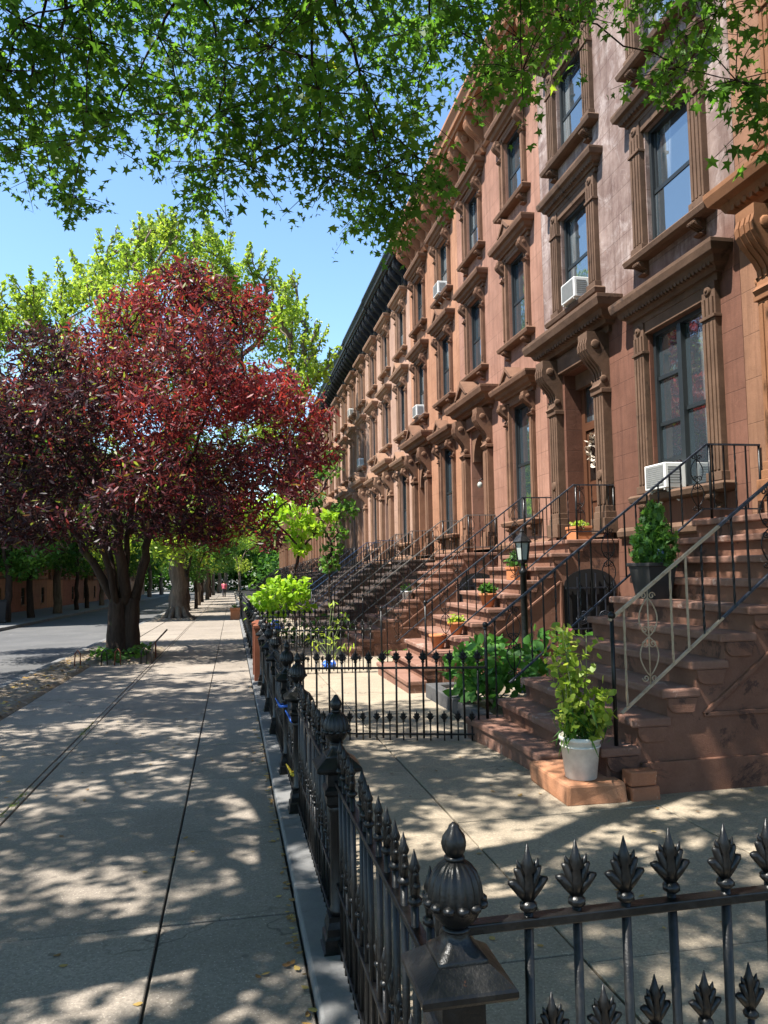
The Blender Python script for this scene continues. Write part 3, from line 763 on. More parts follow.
def stoop(n, label, rails, full=True, near=True, flare=False, sm='step', bm='step_side'):
    yc = yard_house(n) + 3.98
    t = thing('stoop', label, 'front steps', (5.7, yc if n else 6.37, -.085 * n), 0, 'stoops climbing to the parlour doors of the row')
    H = 1.12
    b = MB(); poly = [(-2.97, -1.6)]
    for k in range(2, 12):
        xr = stx(k) + .035
        poly += [(xr, poly[-1][1] if k > 2 else -1.6), (xr, stz(k) - .065)] if k > 2 else [(xr, stz(k) - .065)]
    poly[0] = (stx(2) + .035, -1.6)
    poly += [(-.004, stz(11) - .065), (-.004, -1.6)]
    b.prism(poly, 'y', -H + .03, H - .03)
    body = b.build('side_wall', bm, t)
    # mouldings on the two cheeks
    for s in (-1, 1):
        mo = MB()
        yo = s * (H - .03)
        ya, yb = (yo - .035, yo + .01) if s < 0 else (yo - .01, yo + .035)
        mo.prism([(stx(2) + .30, -1.6), (stx(2) + .30, .14), (-.0045, .14), (-.0045, -1.6)], 'y', ya, yb)
        yc2 = yo + s * .008
        for k in range(2, 12):           # scrolled block under each nosing
            x, z = stx(k), stz(k) - .066
            pts = [(x + .036, z), (x + .036, z - .035)] + [(x + .036 + .07 * (1 - math.cos(a)) , z - .035 - .075 * math.sin(a)) for a in [PI / 2 * i / 5 for i in range(6)]] + [(x + .25, z - .11), (x + .28, z)]
            ya3, yb3 = (yo - .022, yo + .01) if s < 0 else (yo - .01, yo + .022)
            mo.prism(pts, 'y', ya3, yb3)
        p = [(-2.25, .46), (-.95, .46), (-.95, 1.42)]
        for i in range(3):
            a, c = p[i], p[(i + 1) % 3]; mo.bar((a[0], yc2, a[1]), (c[0], yc2, c[1]), .035, .035)
        mo.build('moulding', bm, body, bevel=.006)
    for k in range(1, 12):
        s = MB(); x0 = stx(k) - .015; x1 = stx(k) + (.30 if k < 11 else .825); z = stz(k)
        if k == 1:
            ya, yb = (-.50, 1.22) if flare else (-H - .05, H + .05)
            nn = 8; vs = []
            for (zz, ins) in ((-1.3 if not flare else -.5, .03), (z - .07, .03)):
                for j in range(nn + 1):
                    q = j / nn; vs.append((x0 + ins + (.02 * math.sin(3 * q) - .16 * q * q if flare else 0), ya + ins * .5 + (yb - ya - ins) * q, zz))
            pl = [(x0 - (0) + (-.10 * (j / nn) ** 2 if flare else 0), ya + (yb - ya) * j / nn) for j in range(nn + 1)] + [(stx(2) + .06, yb), (stx(2) + .06, ya)]
            s.prism(pl, 'z', z - .065, z)
            pl2 = [(a + (.025 if i <= nn else -.004), bb + (.006 if i in (0, 2 * nn) else 0)) for i, (a, bb) in enumerate(pl)]
            s.prism([(a, min(max(bb, ya + .012), yb - .012)) for a, bb in pl2], 'z', -1.2, z - .06)
        else: s.box(x0, x1, -H, H, z - .065, z)
        s.build('step', sm, t, bevel=.014)
    # door under the landing, on the near cheek
    yo = -(H - .03)
    gt = MB(); gt.prism([(-.90, -1.0), (-.90, 1.34)] + [(-.48 - .42 * math.cos(PI * i / 10), 1.34 + .26 * math.sin(PI * i / 10)) for i in range(1, 10)] + [(-.06, 1.34), (-.06, -1.0)], 'y', yo - .006, yo + .02)
    go = gt.build('area_door', 'void', t)  # flat dark panel paints the unlit opening behind the grille
    gb = MB(); yb = yo - .03
    for i in range(6): gb.bar((-.84 + .146 * i, yb, -1), (-.84 + .146 * i, yb, 1.36 + .18 * math.sin(PI * (i + .4) / 6)), .016)
    for z in (.05, .72, 1.32): gb.bar((-.88, yb, z), (-.08, yb, z), .02)
    for (x, z) in ((-.62, .34), (-.28, .34), (-.62, .88), (-.28, .88), (-.45, .6)):
        gb.tube(spiral((x, yb, z), .11, 0, 1.6), .009, 5); gb.tube(spiral((x, yb, z), .11, PI, 1.6), .009, 5)
    gb.build('door_grille', 'iron_blue', go)
    railing(t, -H + .07, rails.get('xn', stx(2) + .08), rails['near'], full)
    railing(t, H - .07, rails.get('xf', -3.24), rails['far'], full)
    return t
K = dict(frame='iron', rail='rail_paint')
stoop(0, 'large worn brownstone stoop in the foreground with a scrolled iron railing partly stripped to cream',
      dict(near=dict(frame='iron', rail='rail_paint', bare='rail_bare', split=-2.02), far=dict(frame='iron', rail='rail_paint'), xn=-2.94, xf=-3.22), True, flare=True)
stoop(1, 'brownstone stoop lined with terracotta pots, leading to the door of the mauve house', dict(near=K, far=K))
GREY = dict(frame='iron', rail='rail_grey'); NAVY = dict(frame='iron_blue', rail='rail_navy')
stoop(2, 'brownstone stoop with grey handrails leading to the salmon house', dict(near=GREY, far=GREY))
stoop(3, 'dark painted stoop with grey handrails leading to the orange tan house', dict(near=GREY, far=GREY), False, sm='step_dark', bm='step_dark')
s4 = stoop(4, 'brownstone stoop with blue handrails leading to the nearest pale pink house', dict(near=NAVY, far=NAVY), False, sm='step_dark', bm='step_dark')
s5 = stoop(5, 'stoop with black railings at the second pale pink house', dict(near=K, far=K), False, sm='step_dark', bm='step_dark')
for n in range(6, 17):
    o = copy_tree(s5); o.location = (5.7, yard_house(n) + 3.98, -.085 * n)
    o['label'] = ('stoop with black railings at the %s pale pink house' % ORD[n - 4]) if n < 9 else 'stoop with black railings far down the row, %s beyond the black cornices' % ORD[n - 9]

# loose blocks at the foot of the near stoop
def block(x0, x1, y0, y1, z0, z1, mat, name, label, cat, group=None, bev=.02):
    cx, cy = (x0 + x1) / 2, (y0 + y1) / 2
    mb = MB(); vs = []
    j = lambda: random.uniform(-.012, .012)
    vs = [(x - cx + j(), y - cy + j(), z - z0 + (j() * .4 if z == z1 else 0)) for z in (z0, z1) for y in (y0, y1) for x in (x0, x1)]
    mb.add(vs, [(0, 2, 3, 1), (4, 5, 7, 6), (0, 1, 5, 4), (2, 6, 7, 3), (0, 4, 6, 2), (1, 3, 7, 5)])
    o = mb.build(name, mat, bevel=bev, loc=(cx, cy, z0)); return tag(o, label, cat, group)
block(2.29, 2.74, 5.13, 5.86, -.10, .055, 'block', 'stone_block', 'chipped sandstone block under the white bucket at the foot of the stoop', 'stone')
block(2.76, 2.98, 5.12, 5.24, -.10, .01, 'brick', 'brick', 'lower loose brick against the end of the foreground stoop', 'brick', 'loose bricks at the stoop end', .012)
block(2.75, 2.96, 5.11, 5.235, .015, .12, 'brick', 'brick', 'upper loose brick against the end of the foreground stoop', 'brick', 'loose bricks at the stoop end', .012)

# ------------------------------------------------------------------ fences
def fleur(mb, z, s=1., thick=.012):
    """cast finial in the xz plane, base at height z"""
    mb.lathe([(.012 * s, z), (.019 * s, z + .006 * s), (.019 * s, z + .014 * s), (.011 * s, z + .022 * s)], n=8)
    mb.lathe([(.011 * s, z + .02 * s), (.014 * s, z + .05 * s), (.010 * s, z + .075 * s), (.016 * s, z + .088 * s), (.009 * s, z + .105 * s), (.001, z + .135 * s)], n=8)
    for sx in (-1, 1):
        for (L, H, r) in ((.041, .064, .0108), (.028, .090, .009)):
            pts = [(sx * .006 * s, 0, z + .024 * s), (sx * L * .45 * s, 0, z + (.024 + (H - .024) * .45) * s), (sx * L * .85 * s, 0, z + H * .93 * s), (sx * L * 1.08 * s, 0, z + H * .95 * s)]
            mb.tube(pts, [r * s * .7, r * s, r * s * .9, r * s * .35], 7)
        mb.tube([(sx * .010 * s, 0, z + .075 * s), (sx * .020 * s, 0, z + .092 * s), (sx * .024 * s, 0, z + .104 * s)], [.006 * s, .006 * s, .001], 5)
    return mb
_pm = {}
def picket_mesh(kind, H):
    key = (kind, round(H, 3))
    if key not in _pm:
        mb = MB()
        if kind == 'picket': mb.tube([(0, 0, .05), (0, 0, H + .01)], .0104, 8); fleur(mb, H)
        else: mb.tube([(0, 0, .05), (0, 0, H + .005)], .008, 6); fleur(mb, H, .85)
        me = mb.mesh(kind); me.materials.append(M['iron']); _pm[key] = me
    return _pm[key]
_post = {}
def post_parts(parent, x, simple=False):
    if not _post:
        b = MB(); b.sq([(.072, 0), (.072, .07), (.064, .075), (.064, .12), (.055, .13), (.055, .16), (.046, .185), (.046, .205)])
        _post['post_base'] = b.mesh('post_base')
        s = MB(); s.lathe([(.040, .20), (.040, .225), (.034, .235), (.034, .62), (.040, .63), (.040, .65), (.034, .66)], n=12)
        s.sq([(.036, .65), (.05, .668), (.05, .70), (.058, .71), (.058, .726), (.044, .742), (.044, .788), (.05, .798)])
        _post['post'] = s.mesh('post')
        c = MB(); c.sq([(.060, .796), (.092, .810), (.095, .816), (.095, .826), (.091, .831), (.052, .862)])
        vs = []; prof = []
        for (r, z, k) in ((.050, .860, 0), (.050, .868, 0), (.0475, .871, 0), (.041, .879, .25), (.033, .888, .55), (.028, .898, .85), (.026, .906, 1), (.026, .914, 1)):
            for j in range(24):
                t = 2 * PI * j / 24 + PI / 4; q = 1 / max(abs(math.cos(t)), abs(math.sin(t)))
                f = q * (1 - k) + k; vs.append((r * f * math.cos(t), r * f * math.sin(t), z))
        c.add(vs, [(i * 24 + j, i * 24 + (j + 1) % 24, i * 24 + 24 + (j + 1) % 24, i * 24 + 24 + j) for i in range(7) for j in range(24)], True)
        _post['cap'] = c.mesh('cap')
        f = MB(); f.lathe([(.024, .908), (.030, .912), (.030, .916), (.024, .920)], n=24)
        f.lathe([(.022, .918), (.030, .924), (.044, .938), (.051, .952), (.054, .962), (.057, .970), (.0565, .985), (.0535, 1.003), (.046, 1.022), (.034, 1.037), (.020, 1.046), (.012, 1.048)], n=112, lobes=16, amp=.10, zr=(.968, 1.04))
        for i in range(12):
            t = 2 * PI * i / 12; f.ball((.0535 * math.cos(t), .0535 * math.sin(t), .966), .0125, 8, 5, (1.1, 1.1, .75))
        f.lathe([(.018, 1.044), (.021, 1.048), (.021, 1.053), (.016, 1.056)], n=16)
        f.lathe([(.016, 1.054), (.024, 1.066), (.027, 1.078), (.024, 1.092), (.016, 1.103), (.012, 1.108), (.010, 1.114), (.003, 1.120)], n=60, lobes=5, amp=.16, zr=(1.058, 1.108))
        _post['finial'] = f.mesh('finial')
        for me in _post.values(): me.materials.append(M['iron'])
    o = bpy.data.objects.new('post', _post['post']); C.objects.link(o); o.parent = parent; o.location = x
    for k in ('post_base', 'cap', 'finial'):
        c = bpy.data.objects.new(k, _post[k]); C.objects.link(c); c.parent = o
    return o
def fence(p, q, label, group, posts=(), name='iron_fence', cat='fence', spacing=.1135, dogs=True, lowz=.27, top=.875, ends=(.06, .06), ph=.912, dh=.57):
    p, q = Vector(p), Vector(q); d = q - p; L = math.hypot(d.x, d.y)
    t = thing(name, label, cat, p, math.atan2(d.y, d.x), group)
    sl = d.z / L
    t.rotation_euler = (0, 0, math.atan2(d.y, d.x))
    def z(x): return sl * x
    for (zz, w, h) in ((top, .034, .020), (lowz, .030, .016)) + (((.115, .028, .014),) if lowz > .2 else ()):
        MB().bar((0 if len(posts) == 0 else ends[0] * .5, 0, z(0) + zz), (L - ends[1] * .5, 0, z(L) + zz), w, h).build('rail', 'iron', t, bevel=.003)
    n = max(1, int((L - ends[0] - ends[1]) / spacing)); s = (L - ends[0] - ends[1]) / n
    for i in range(n):
        x = ends[0] + s * (i + .5)
        o = bpy.data.objects.new('picket', picket_mesh('picket', ph)); C.objects.link(o); o.parent = t; o.location = (x, 0, z(x) + random.uniform(-.004, .004)); o.rotation_euler = (random.gauss(0, .006), random.gauss(0, .005), random.uniform(-.15, .15))
        if dogs and i < n - 1:
            x += s / 2
            o = bpy.data.objects.new('short_picket', picket_mesh('short_picket', dh)); C.objects.link(o); o.parent = t; o.location = (x, 0, z(x) + (0 if lowz > .2 else -.12)); o.rotation_euler = (random.gauss(0, .008), random.gauss(0, .006), random.uniform(-.15, .15))
    for x in posts:
        post_parts(t, (x, 0, z(x) - .0 ))
    return t
FX = .44
kz = lambda y: gz(y) + .045
G1 = 'cast iron fences along the sidewalk'
def front(y0, y1, label, posts, grp=G1): return fence((FX, y0, kz(y0) - .06), (FX, y1, kz(y1) - .06), label, grp, posts, dogs=True, lowz=.33, top=.755, ph=.812, dh=.41)
front(1.55, 3.37, 'black iron fence panel nearest the camera along the sidewalk, with the big urn-topped corner post', (0, 1.82))
front(3.37, 5.38, 'black iron fence panel along the sidewalk between the second and third urn posts', (2.01,))
GT = 'iron gates in the sidewalk fence'
def gate(y0, y1, label):
    t = fence((FX + .0, y0 + .07, kz(y0) - .06), (FX, y1 - .07, kz(y1) - .06), label, GT, (), 'iron_gate', 'gate', dogs=True, lowz=.33, top=.755, ph=.812, dh=.41, ends=(.02, .02))
    L = y1 - y0 - .14
    for x in (.012, L - .012): MB().bar((x, 0, .09), (x, 0, .82), .022).build('stile', 'iron', t)
    return t
gate(5.38, 6.45, 'black iron gate opposite the foreground stoop, tied with blue tape')
front(6.45, 8.15, 'black iron fence panel between the near gate and the lot boundary', (0, 1.70))
y = 8.15
for n in range(1, 8):
    a, b, c = y + 2.75, y + 3.75, y + HW
    w = ORD[n]
    front(y, a, 'black iron fence panel by the sidewalk before the %s gate along the row' % w, (1.4, 2.75))
    gate(a, b, 'black iron gate in the sidewalk fence, %s along the row' % w)
    front(b, c, 'black iron fence panel by the sidewalk just past the %s gate along the row' % w, (0, c - b))
    y = c
G2 = 'iron fences dividing the front yards'
fence((FX, 1.55, -.045), (5.5, 1.60, -.045), 'black iron cross fence with fleur finials in the bottom right foreground', G2, (), dogs=True, lowz=.27, top=.915, ph=.935, dh=.655, ends=(.09, .05))
fence((FX, 8.05, gz(8.05) - .03), (2.46, 7.36, gz(7.4) - .03), 'black iron cross fence running from the sidewalk to the foot of the foreground stoop', G2, (), dogs=True, lowz=.09, top=.74, ph=.79, dh=.33, ends=(.08, .02), spacing=.128)
for n, w in ((1, 'lamp and shrubs'), (2, 'salmon house stoop'), (3, 'orange tan house stoop'), (4, 'blue-railed stoop')):
    yb = 8.15 + HW * n
    lab = {1: 'iron cross fence behind the shrubs, ending at the stoop with terracotta pots', 2: 'iron cross fence ending at the grey-railed stoop of the salmon house', 3: 'iron cross fence ending at the grey-railed stoop of the orange tan house', 4: 'iron cross fence ending at the stoop with blue handrails'}[n]
    fence((FX, yb, gz(yb)), (2.42, yb - .3, gz(yb)), lab, G2, (), dogs=True, lowz=.09, top=.74, ph=.79, dh=.33, ends=(.08, .02), spacing=.125)
for (yy, nm) in ((12.5, 'nearer'), (13.35, 'farther')):
    b = MB(); b.sq([(.11, -.3), (.11, .86), (.125, .87), (.125, .91), (.05, .95)])
    tag(b.build('gate_post', 'rust', loc=(.45, yy, gz(yy))), 'rust brown square post in the black iron sidewalk fence, the %s of two' % nm, 'post', 'rust brown posts')
# ties on the gate
def band(label, y, z, w, mat, dx=0):
    b = MB(); b.tube([(-.045, -w, 0), (-.05, 0, .012), (-.045, w, -.004), (.03, w, 0), (.035, 0, -.01), (.03, -w, 0), (-.045, -w, 0)], .011, 6)
    b.tube([(-.045, w, 0), (-.075, w + .05, .045)], [.011, .004], 5)
    tag(b.build('tape_tie', mat, loc=(FX + dx, y, kz(y) + z)), label, 'tie', 'tape ties on the gate')
band('blue tape tied round the bars of the near gate, upper one by the hinge post', 5.44, .60, .06, 'blue_plastic')
band('blue tape tied round the gate bars, end hanging toward the sidewalk', 6.40, .55, .05, 'blue_plastic', -.02)
band('yellow tape tied low on the iron gate', 5.42, .24, .04, 'yellow')

#PART3

# ------------------------------------------------------------------ trees
GUM = [(-1.47,6.01,5.54),(-0.73,7.81,6.63),(1.6,6.87,8.32),(-3.04,6.35,4.72),(-1.23,5.52,6.1),(0.22,6.27,5.61),(-2.37,6.98,5.8),(1.58,5.32,6.87),(2.12,5.15,5.24),(-1.08,6.14,7.3),(-2.61,7.25,7.43),(3.55,4.87,5.67),(-0.99,5.65,5.46),(-0.55,7.25,7.23),(0.89,5.15,5.12),(1.12,7.4,6.13),(1.06,6.59,7.17),(3.66,4.69,6.56),(-0.97,5.32,4.53),(2.23,6.22,6.87),(0.96,4.85,6.41),(-2.23,7.67,7.11),(1.32,6.27,7.4),(0.62,6.98,6.09),(1.19,5.5,4.33),(0.52,7.07,6.93),(1.86,5.13,6.23),(0.61,6.67,6.23),(-4.22,8.68,7.58),(-2.63,6.07,5.21),(3.71,5.07,6.4),(-1.17,7.67,7.42),(-3.82,8.15,6.64),(-1.72,6.6,5.08),(-1.74,7.03,7.48),(-0.1,6.15,5.31),(-2.76,6.99,6.82),(-0.07,6.07,4.77),(-2.68,8.29,7.82),(0.03,6.08,6.79),(-2.41,6.46,5.79),(1.35,5.49,4.74),(-0.68,5.44,6.42),(-1.38,6.59,6.61),(-0.28,7.5,7.19),(-2.19,6.45,7.49),(1.56,5.6,5.7),(-1.84,7.07,7.93),(-1.19,6.82,5.73),(-0.68,5.26,5.91),(0.63,5.94,4.89),(-2.54,8.03,5.84),(-2.77,6.17,6.31),(-1.6,7.56,6.66),(2.1,4.7,6.54),(-3.13,7.01,7.45),(-2.5,6.68,7.45),(-3.09,7.56,6.57),(0.86,4.87,5.53),(-2.45,5.83,6.35),(2.4,5.34,6.04),(1.66,7.39,7.31),(-0.61,6.64,6.24),(2.11,6.3,6.6),(2.57,5.53,6.59),(0.16,7.79,8.71),(1.09,7.27,8.46),(-2.17,6.29,4.95),(0.91,5.58,4.77),(-3.34,7.31,5.45),(0.49,6.23,5.36),(-3.34,8.69,6.31),(4.12,5.96,7.9),(-1.09,7.4,6.47),(-1.9,6.1,6.45),(1.18,5.56,4.92),(-0.23,6.29,7.42),(-0.26,6.1,5.11),(1.36,5.51,4.48),(-1.5,5.99,5.09),(0.23,5.76,6.06),(0.14,5.97,4.8),(-2.51,8.38,6.39),(-1.78,7.95,5.57),(-3.0,7.53,5.37),(-4.25,8.64,7.88),(-0.11,7.81,7.18),(-1.56,5.65,5.17),(1.96,4.72,5.74),(-2.49,7.06,6.88),(2.34,6.56,6.17),(0.67,5.03,4.85),(0.09,7.03,7.29),(-2.45,7.74,8.45),(0.68,5.74,5.01),(-3.64,8.01,6.81),(-1.88,8.03,5.99),(-0.61,5.42,5.83),(-0.38,7.06,6.4),(2.93,5.31,6.94),(-1.59,7.51,8.26),(-1.72,5.83,5.44),(1.04,6.71,7.57),(0.27,5.04,5.14),(0.52,4.96,6.43),(-0.03,6.34,5.87),(3.39,5.03,6.11),(-1.92,6.62,7.18),(0.62,5.53,5.82),(1.97,7.51,7.98),(0.12,6.3,5.23),(-0.37,6.51,7.25),(-2.28,6.54,6.08),(-3.16,8.16,8.32),(0.29,5.39,6.74),(-3.79,8.49,7.55),(-0.35,5.59,6.91),(-1.38,7.81,7.97),(-2.75,6.88,5.54),(-3.49,7.39,7.87),(-0.78,7.57,7.2),(0.23,5.61,6.29),(-3.17,7.9,7.83),(-0.66,7.0,8.05),(1.85,7.34,6.68),(-4.26,8.7,8.37),(-1.02,7.58,7.11),(3.57,4.71,5.05),(-0.14,7.42,7.45),(-0.98,5.53,5.65),(3.49,5.91,6.66),(-3.93,8.43,8.38),(-0.73,5.51,6.7),(0.65,7.2,8.06),(2.5,5.23,5.76),(1.69,6.63,7.63),(-0.78,7.87,8.25),(3.3,5.37,6.48),(-0.15,7.58,6.44),(2.01,7.3,7.27),(3.05,5.92,6.74),(0.69,5.95,6.59),(1.63,7.37,7.61),(2.19,5.42,6.03),(1.99,6.35,7.33),(0.27,6.05,6.96),(-1.41,5.43,5.39),(3.41,4.56,5.72),(2.61,6.35,6.4),(-2.34,6.86,6.02),(-2.53,7.59,8.04),(-1.46,6.77,5.54),(-3.4,7.92,5.69),(3.57,5.39,5.59),(3.62,4.56,6.2),(3.19,4.95,6.84),(-1.21,7.05,7.78),(3.41,4.6,6.56),(1.57,7.42,8.11),(1.78,4.75,6.26),(-0.44,6.82,5.87),(-0.12,7.52,8.33),(-1.71,7.4,8.45),(0.4,5.36,6.03),(1.46,5.01,6.35),(1.2,6.88,6.63),(-2.95,6.84,5.91),(0.77,5.83,4.66),(3.09,6.19,7.65),(-0.54,5.94,5.12),(2.12,7.08,7.46),(-2.22,5.49,6.37),(-2.75,5.77,4.91),(-2.08,7.53,7.66),(-1.45,6.98,6.53),(-2.84,7.91,6.1),(-2.93,7.76,6.37),(1.07,5.23,4.44),(-3.52,7.14,5.47),(0.65,5.0,5.63),(-0.21,7.53,5.29),(1.46,5.91,5.32),(-0.97,6.65,5.49),(-1.54,8.08,5.4),(-1.73,8.32,6.76),(0.87,6.67,6.18),(3.73,5.0,6.66),(4.04,5.96,6.33),(-1.95,7.85,7.76),(-1.92,6.08,5.41),(-1.98,6.66,7.71),(-0.7,7.86,8.54),(-3.18,8.52,7.7),(-3.1,8.42,5.88),(-3.56,7.08,7.61),(0.11,5.5,5.64),(-3.64,8.24,8.95),(1.91,5.74,7.5),(-0.31,6.21,6.59),(1.74,7.18,6.91),(0.9,5.84,7.42),(1.74,5.44,5.71),(-3.37,8.16,7.43),(-2.15,7.55,7.34),(1.41,7.82,5.4)]
RED = [(-4.2,16.4,2.45,.5),(-3.2,16.2,2.6,.45),(-1.6,16.2,2.55,.45),(-.8,17,2.5,.45),(-2.4,19.5,2.8,.6),(-4.6,18.8,2.6,.6),(-.6,18.8,2.7,.55),(-4.9, 15.6, 2.85, .6), (-3.7, 15.9, 2.75, .45), (-2.4, 15.7, 3.0, .45), (-1.2, 16.4, 2.8, .42), (-5.6, 16.4, 2.5, .55), (-.4, 16.6, 2.9, .45), (-4.66,16.86,4.53,0.92),(-5.84,21.14,5.12,1.16),(-4.0,17.21,6.33,0.81),(-4.52,17.39,5.27,0.96),(-5.46,21.01,5.88,1.16),(-3.22,18.55,6.86,0.74),(-2.35,18.64,7.64,0.85),(-1.48,17.79,7.8,0.82),(-0.58,17.31,7.81,0.76),(0.15,18.05,7.32,0.85),(-0.83,15.98,6.2,0.98),(-1.04,20.04,7.21,1.23),(-2.44,17.75,5.97,1.07),(-2.81,20.44,6.48,1.23),(-3.25,16.55,4.92,0.98),(-4.08,20.75,5.6,1.23),(-1.71,16.87,4.8,1.11),(-2.06,20.38,5.31,1.34),(-0.25,17.35,5.49,1.07),(-0.29,19.98,5.92,1.23),(0.76,16.34,5.35,0.85),(0.92,19.74,5.97,1.03),(1.56,17.03,4.94,0.76),(1.89,17.02,4.11,0.54),(1.01,16.39,3.9,0.89),(1.22,19.8,4.22,1.08),(-0.27,18.18,3.9,1.12),(-0.3,20.12,4.0,1.23),(-1.65,16.34,3.45,0.98),(-2.06,20.49,3.77,1.23),(-3.33,18.07,3.87,1.07),(-3.83,20.82,4.06,1.23),(-4.26,16.85,3.5,0.98),(-5.34,21.13,3.83,1.23),(-5.95,18.54,4.58,1.12),(-6.85,21.36,4.88,1.29),(0.4,17.41,2.87,0.71),(1.37,15.76,3.2,0.49),(-4.38,19.09,2.59,0.74),(-2.66,16.62,2.35,0.53),(-5.75,19.34,2.84,0.93),(-1.14,17.74,2.49,0.58),(-0.39,18.31,2.4,0.56),(-1.03,17.61,8.29,0.55),(0.53,17.33,7.69,0.45),(-3.91,18.75,6.06,0.84),(-6.4,18.71,3.48,0.89),(-7.36,21.55,3.61,1.03),(0.79,16.56,2.21,0.38),(-7.11,19.49,4.49,0.93),(-7.86,21.57,4.64,1.03)]
LIME = [(-11.27,36.15,10.97,1.76),(-9.73,35.65,12.23,1.23),(-8.34,34.94,12.95,1.13),(-6.77,34.17,13.21,1.2),(-7.5,35.88,11.71,1.56),(-6.16,37.89,15.76,1.25),(-4.63,36.62,16.08,1.12),(-3.43,38.31,17.6,1.08),(-1.99,34.02,15.65,0.97),(-2.84,34.06,16.42,0.62),(-0.68,33.34,15.23,0.96),(0.4,34.7,14.69,1.0),(-4.64,33.58,12.67,1.7),(-1.93,37.05,14.95,1.91),(2.37,33.93,14.05,0.58),(2.5,31.7,12.17,0.84),(2.17,34.64,11.73,1.27),(3.38,33.95,11.58,0.81),(3.66,32.56,10.0,0.69),(2.95,33.4,9.62,1.23),(0.86,35.8,13.21,1.59),(0.41,38.11,10.41,2.47),(-3.24,36.38,10.85,2.31),(-6.48,35.02,9.07,2.18),(-9.09,34.21,8.4,1.88),(-1.37,34.62,6.43,1.98),(-4.76,34.83,5.55,1.95),(1.69,34.55,7.35,1.57),(-8.92,36.93,5.77,1.8),(-11.66,36.34,7.01,1.97),(-2.61,34.13,2.89,1.46),(-0.09,38.25,4.0,1.46),(-5.86,39.58,2.88,1.47),(-12.1,38.64,14.02,0.94)]
def grow(mb, root, nodes, r_tip=.006, k=.5, rmax=.2, n=6, start_r=None):
    """branch network: each node joins the nearest node that is already closer to the root"""
    root = Vector(root); P = [root] + sorted([Vector(p) for p in nodes], key=lambda p: (p - root).length)
    par = [-1]; 
    dist = [0.0]
    for i in range(1, len(P)):
        best, bi = 1e9, 0
        for j in range(i):
            c = (P[i] - P[j]).length + .45 * dist[j]
            if c < best: best, bi = c, j
        par.append(bi); dist.append(dist[bi] + (P[i] - P[bi]).length)
    w = [1.0] * len(P)
    for i in range(len(P) - 1, 0, -1): w[par[i]] += w[i]
    for i in range(1, len(P)):
        r1 = min(rmax, r_tip * w[i] ** k); r0 = min(rmax, max(r1, r_tip * (w[i] + .35 * (w[par[i]] - w[i])) ** k))
        limb(mb, P[par[i]], P[i], r0, r1, sag=.03 * (P[i] - P[par[i]]).length, n=n, seg=4, wob=.10)
    return P, par
# the street tree over the camera
def gum_tree():
    base = Vector((-2.6, 3.2, gz(3.2)))
    t = thing('sweetgum_tree', 'green star-leaved tree whose branches hang over the top of the photo', 'tree', base)
    rnd = random.Random(5); extra = []  # extra: unseen crown clumps, added outside the view to shade the sidewalk
    while len(extra) < 760:
        a = rnd.uniform(0, 2 * PI); rr = 7.0 * math.sqrt(rnd.random()); x = -2.8 + rr * math.cos(a); y = 4.6 + rr * 1.35 * math.sin(a)
        z = rnd.uniform(5.0, 9.5) - .03 * rr * rr
        if z < 4.6: continue
        dep = .194 * x + .981 * y
        if dep > .3:
            u = (.981 * x - .194 * y) / dep
            if -.67 < u < .56 and (z - 1.6) / dep < 1.0: continue
        extra.append((x, y, z))
    n2 = 0  # more unseen clumps, stretched along the street for dappled shade farther on
    while n2 < 190:
        x, y, z = rnd.uniform(-9.5, -4.2), rnd.uniform(8.5, 16), rnd.uniform(5.8, 9.5)
        if (.981 * x - .194 * y) / (.194 * x + .981 * y) < -.66: extra.append((x, y, z)); n2 += 1
    mb = MB()
    limb(mb, base, (-2.5, 3.1, 4.6), .26, .20, n=12, seg=6, wob=.02)
    mb.lathe([(.36, -.2), (.33, .0), (.285, .25), (.25, .6)], base, 12)
    limb(mb, (-2.5, 3.1, 4.5), (-.7, 4.4, 7.4), .15, .09, n=10, seg=6, wob=.05)
    grow(mb, (-.7, 4.4, 7.4), [Vector(p) for p in GUM], .0042, .5, .09, 7)
    grow(mb, (-2.5, 3.1, 4.5), [Vector(p) for p in extra], .0052, .5, .17, 7)
    # twigs and leaves
    P = []; T = []; S = []
    tw = MB()
    for i, p in enumerate(GUM + extra):
        vis = i < len(GUM); p = Vector(p); ct = RNG.random()
        for s in range(11 if vis else 7):
            d = Vector((rnd.gauss(0, 1), rnd.gauss(0, 1), rnd.gauss(-.15, .55))).normalized(); L = rnd.uniform(.28, .55) * (1 if vis else 1.5)
            q = p + d * L + Vector((0, 0, -.10 * L))
            tw.tube([p, p.lerp(q, .5) + Vector((0, 0, .03)), q], [.0045, .0035, .0015], 4, False)
            m = 14 if vis else 15
            for j in range(m):
                tt = .25 + .8 * j / m; o = Vector((rnd.gauss(0, .055), rnd.gauss(0, .055), rnd.gauss(-.02, .05)))
                P.append(p.lerp(q, tt) + o); S.append(.098 * rnd.uniform(.6, 1.2) if vis else .155); T.append(np.clip(.25 * ct + .55 * rnd.random() + (.25 if rnd.random() < .08 else 0), 0, 1))
    mb.v_off = 0
    o = len(mb.v); mb.v += tw.v; mb.f += [tuple(o + k for k in f) for f in tw.f]; mb.sm += tw.sm
    mb.v = [(a - base.x, b - base.y, c - base.z) for a, b, c in mb.v]
    mb.build('trunk', 'bark_dark', t)
    pts = np.array([tuple(p - base) for p in P])
    leaf_obj('crown', leaf_mesh('crown', pts, np.array(S), STAR, T, up=.45, axis=(0, 0, -1), axis_w=.45), 'leaf_gum', t)
gum_tree()

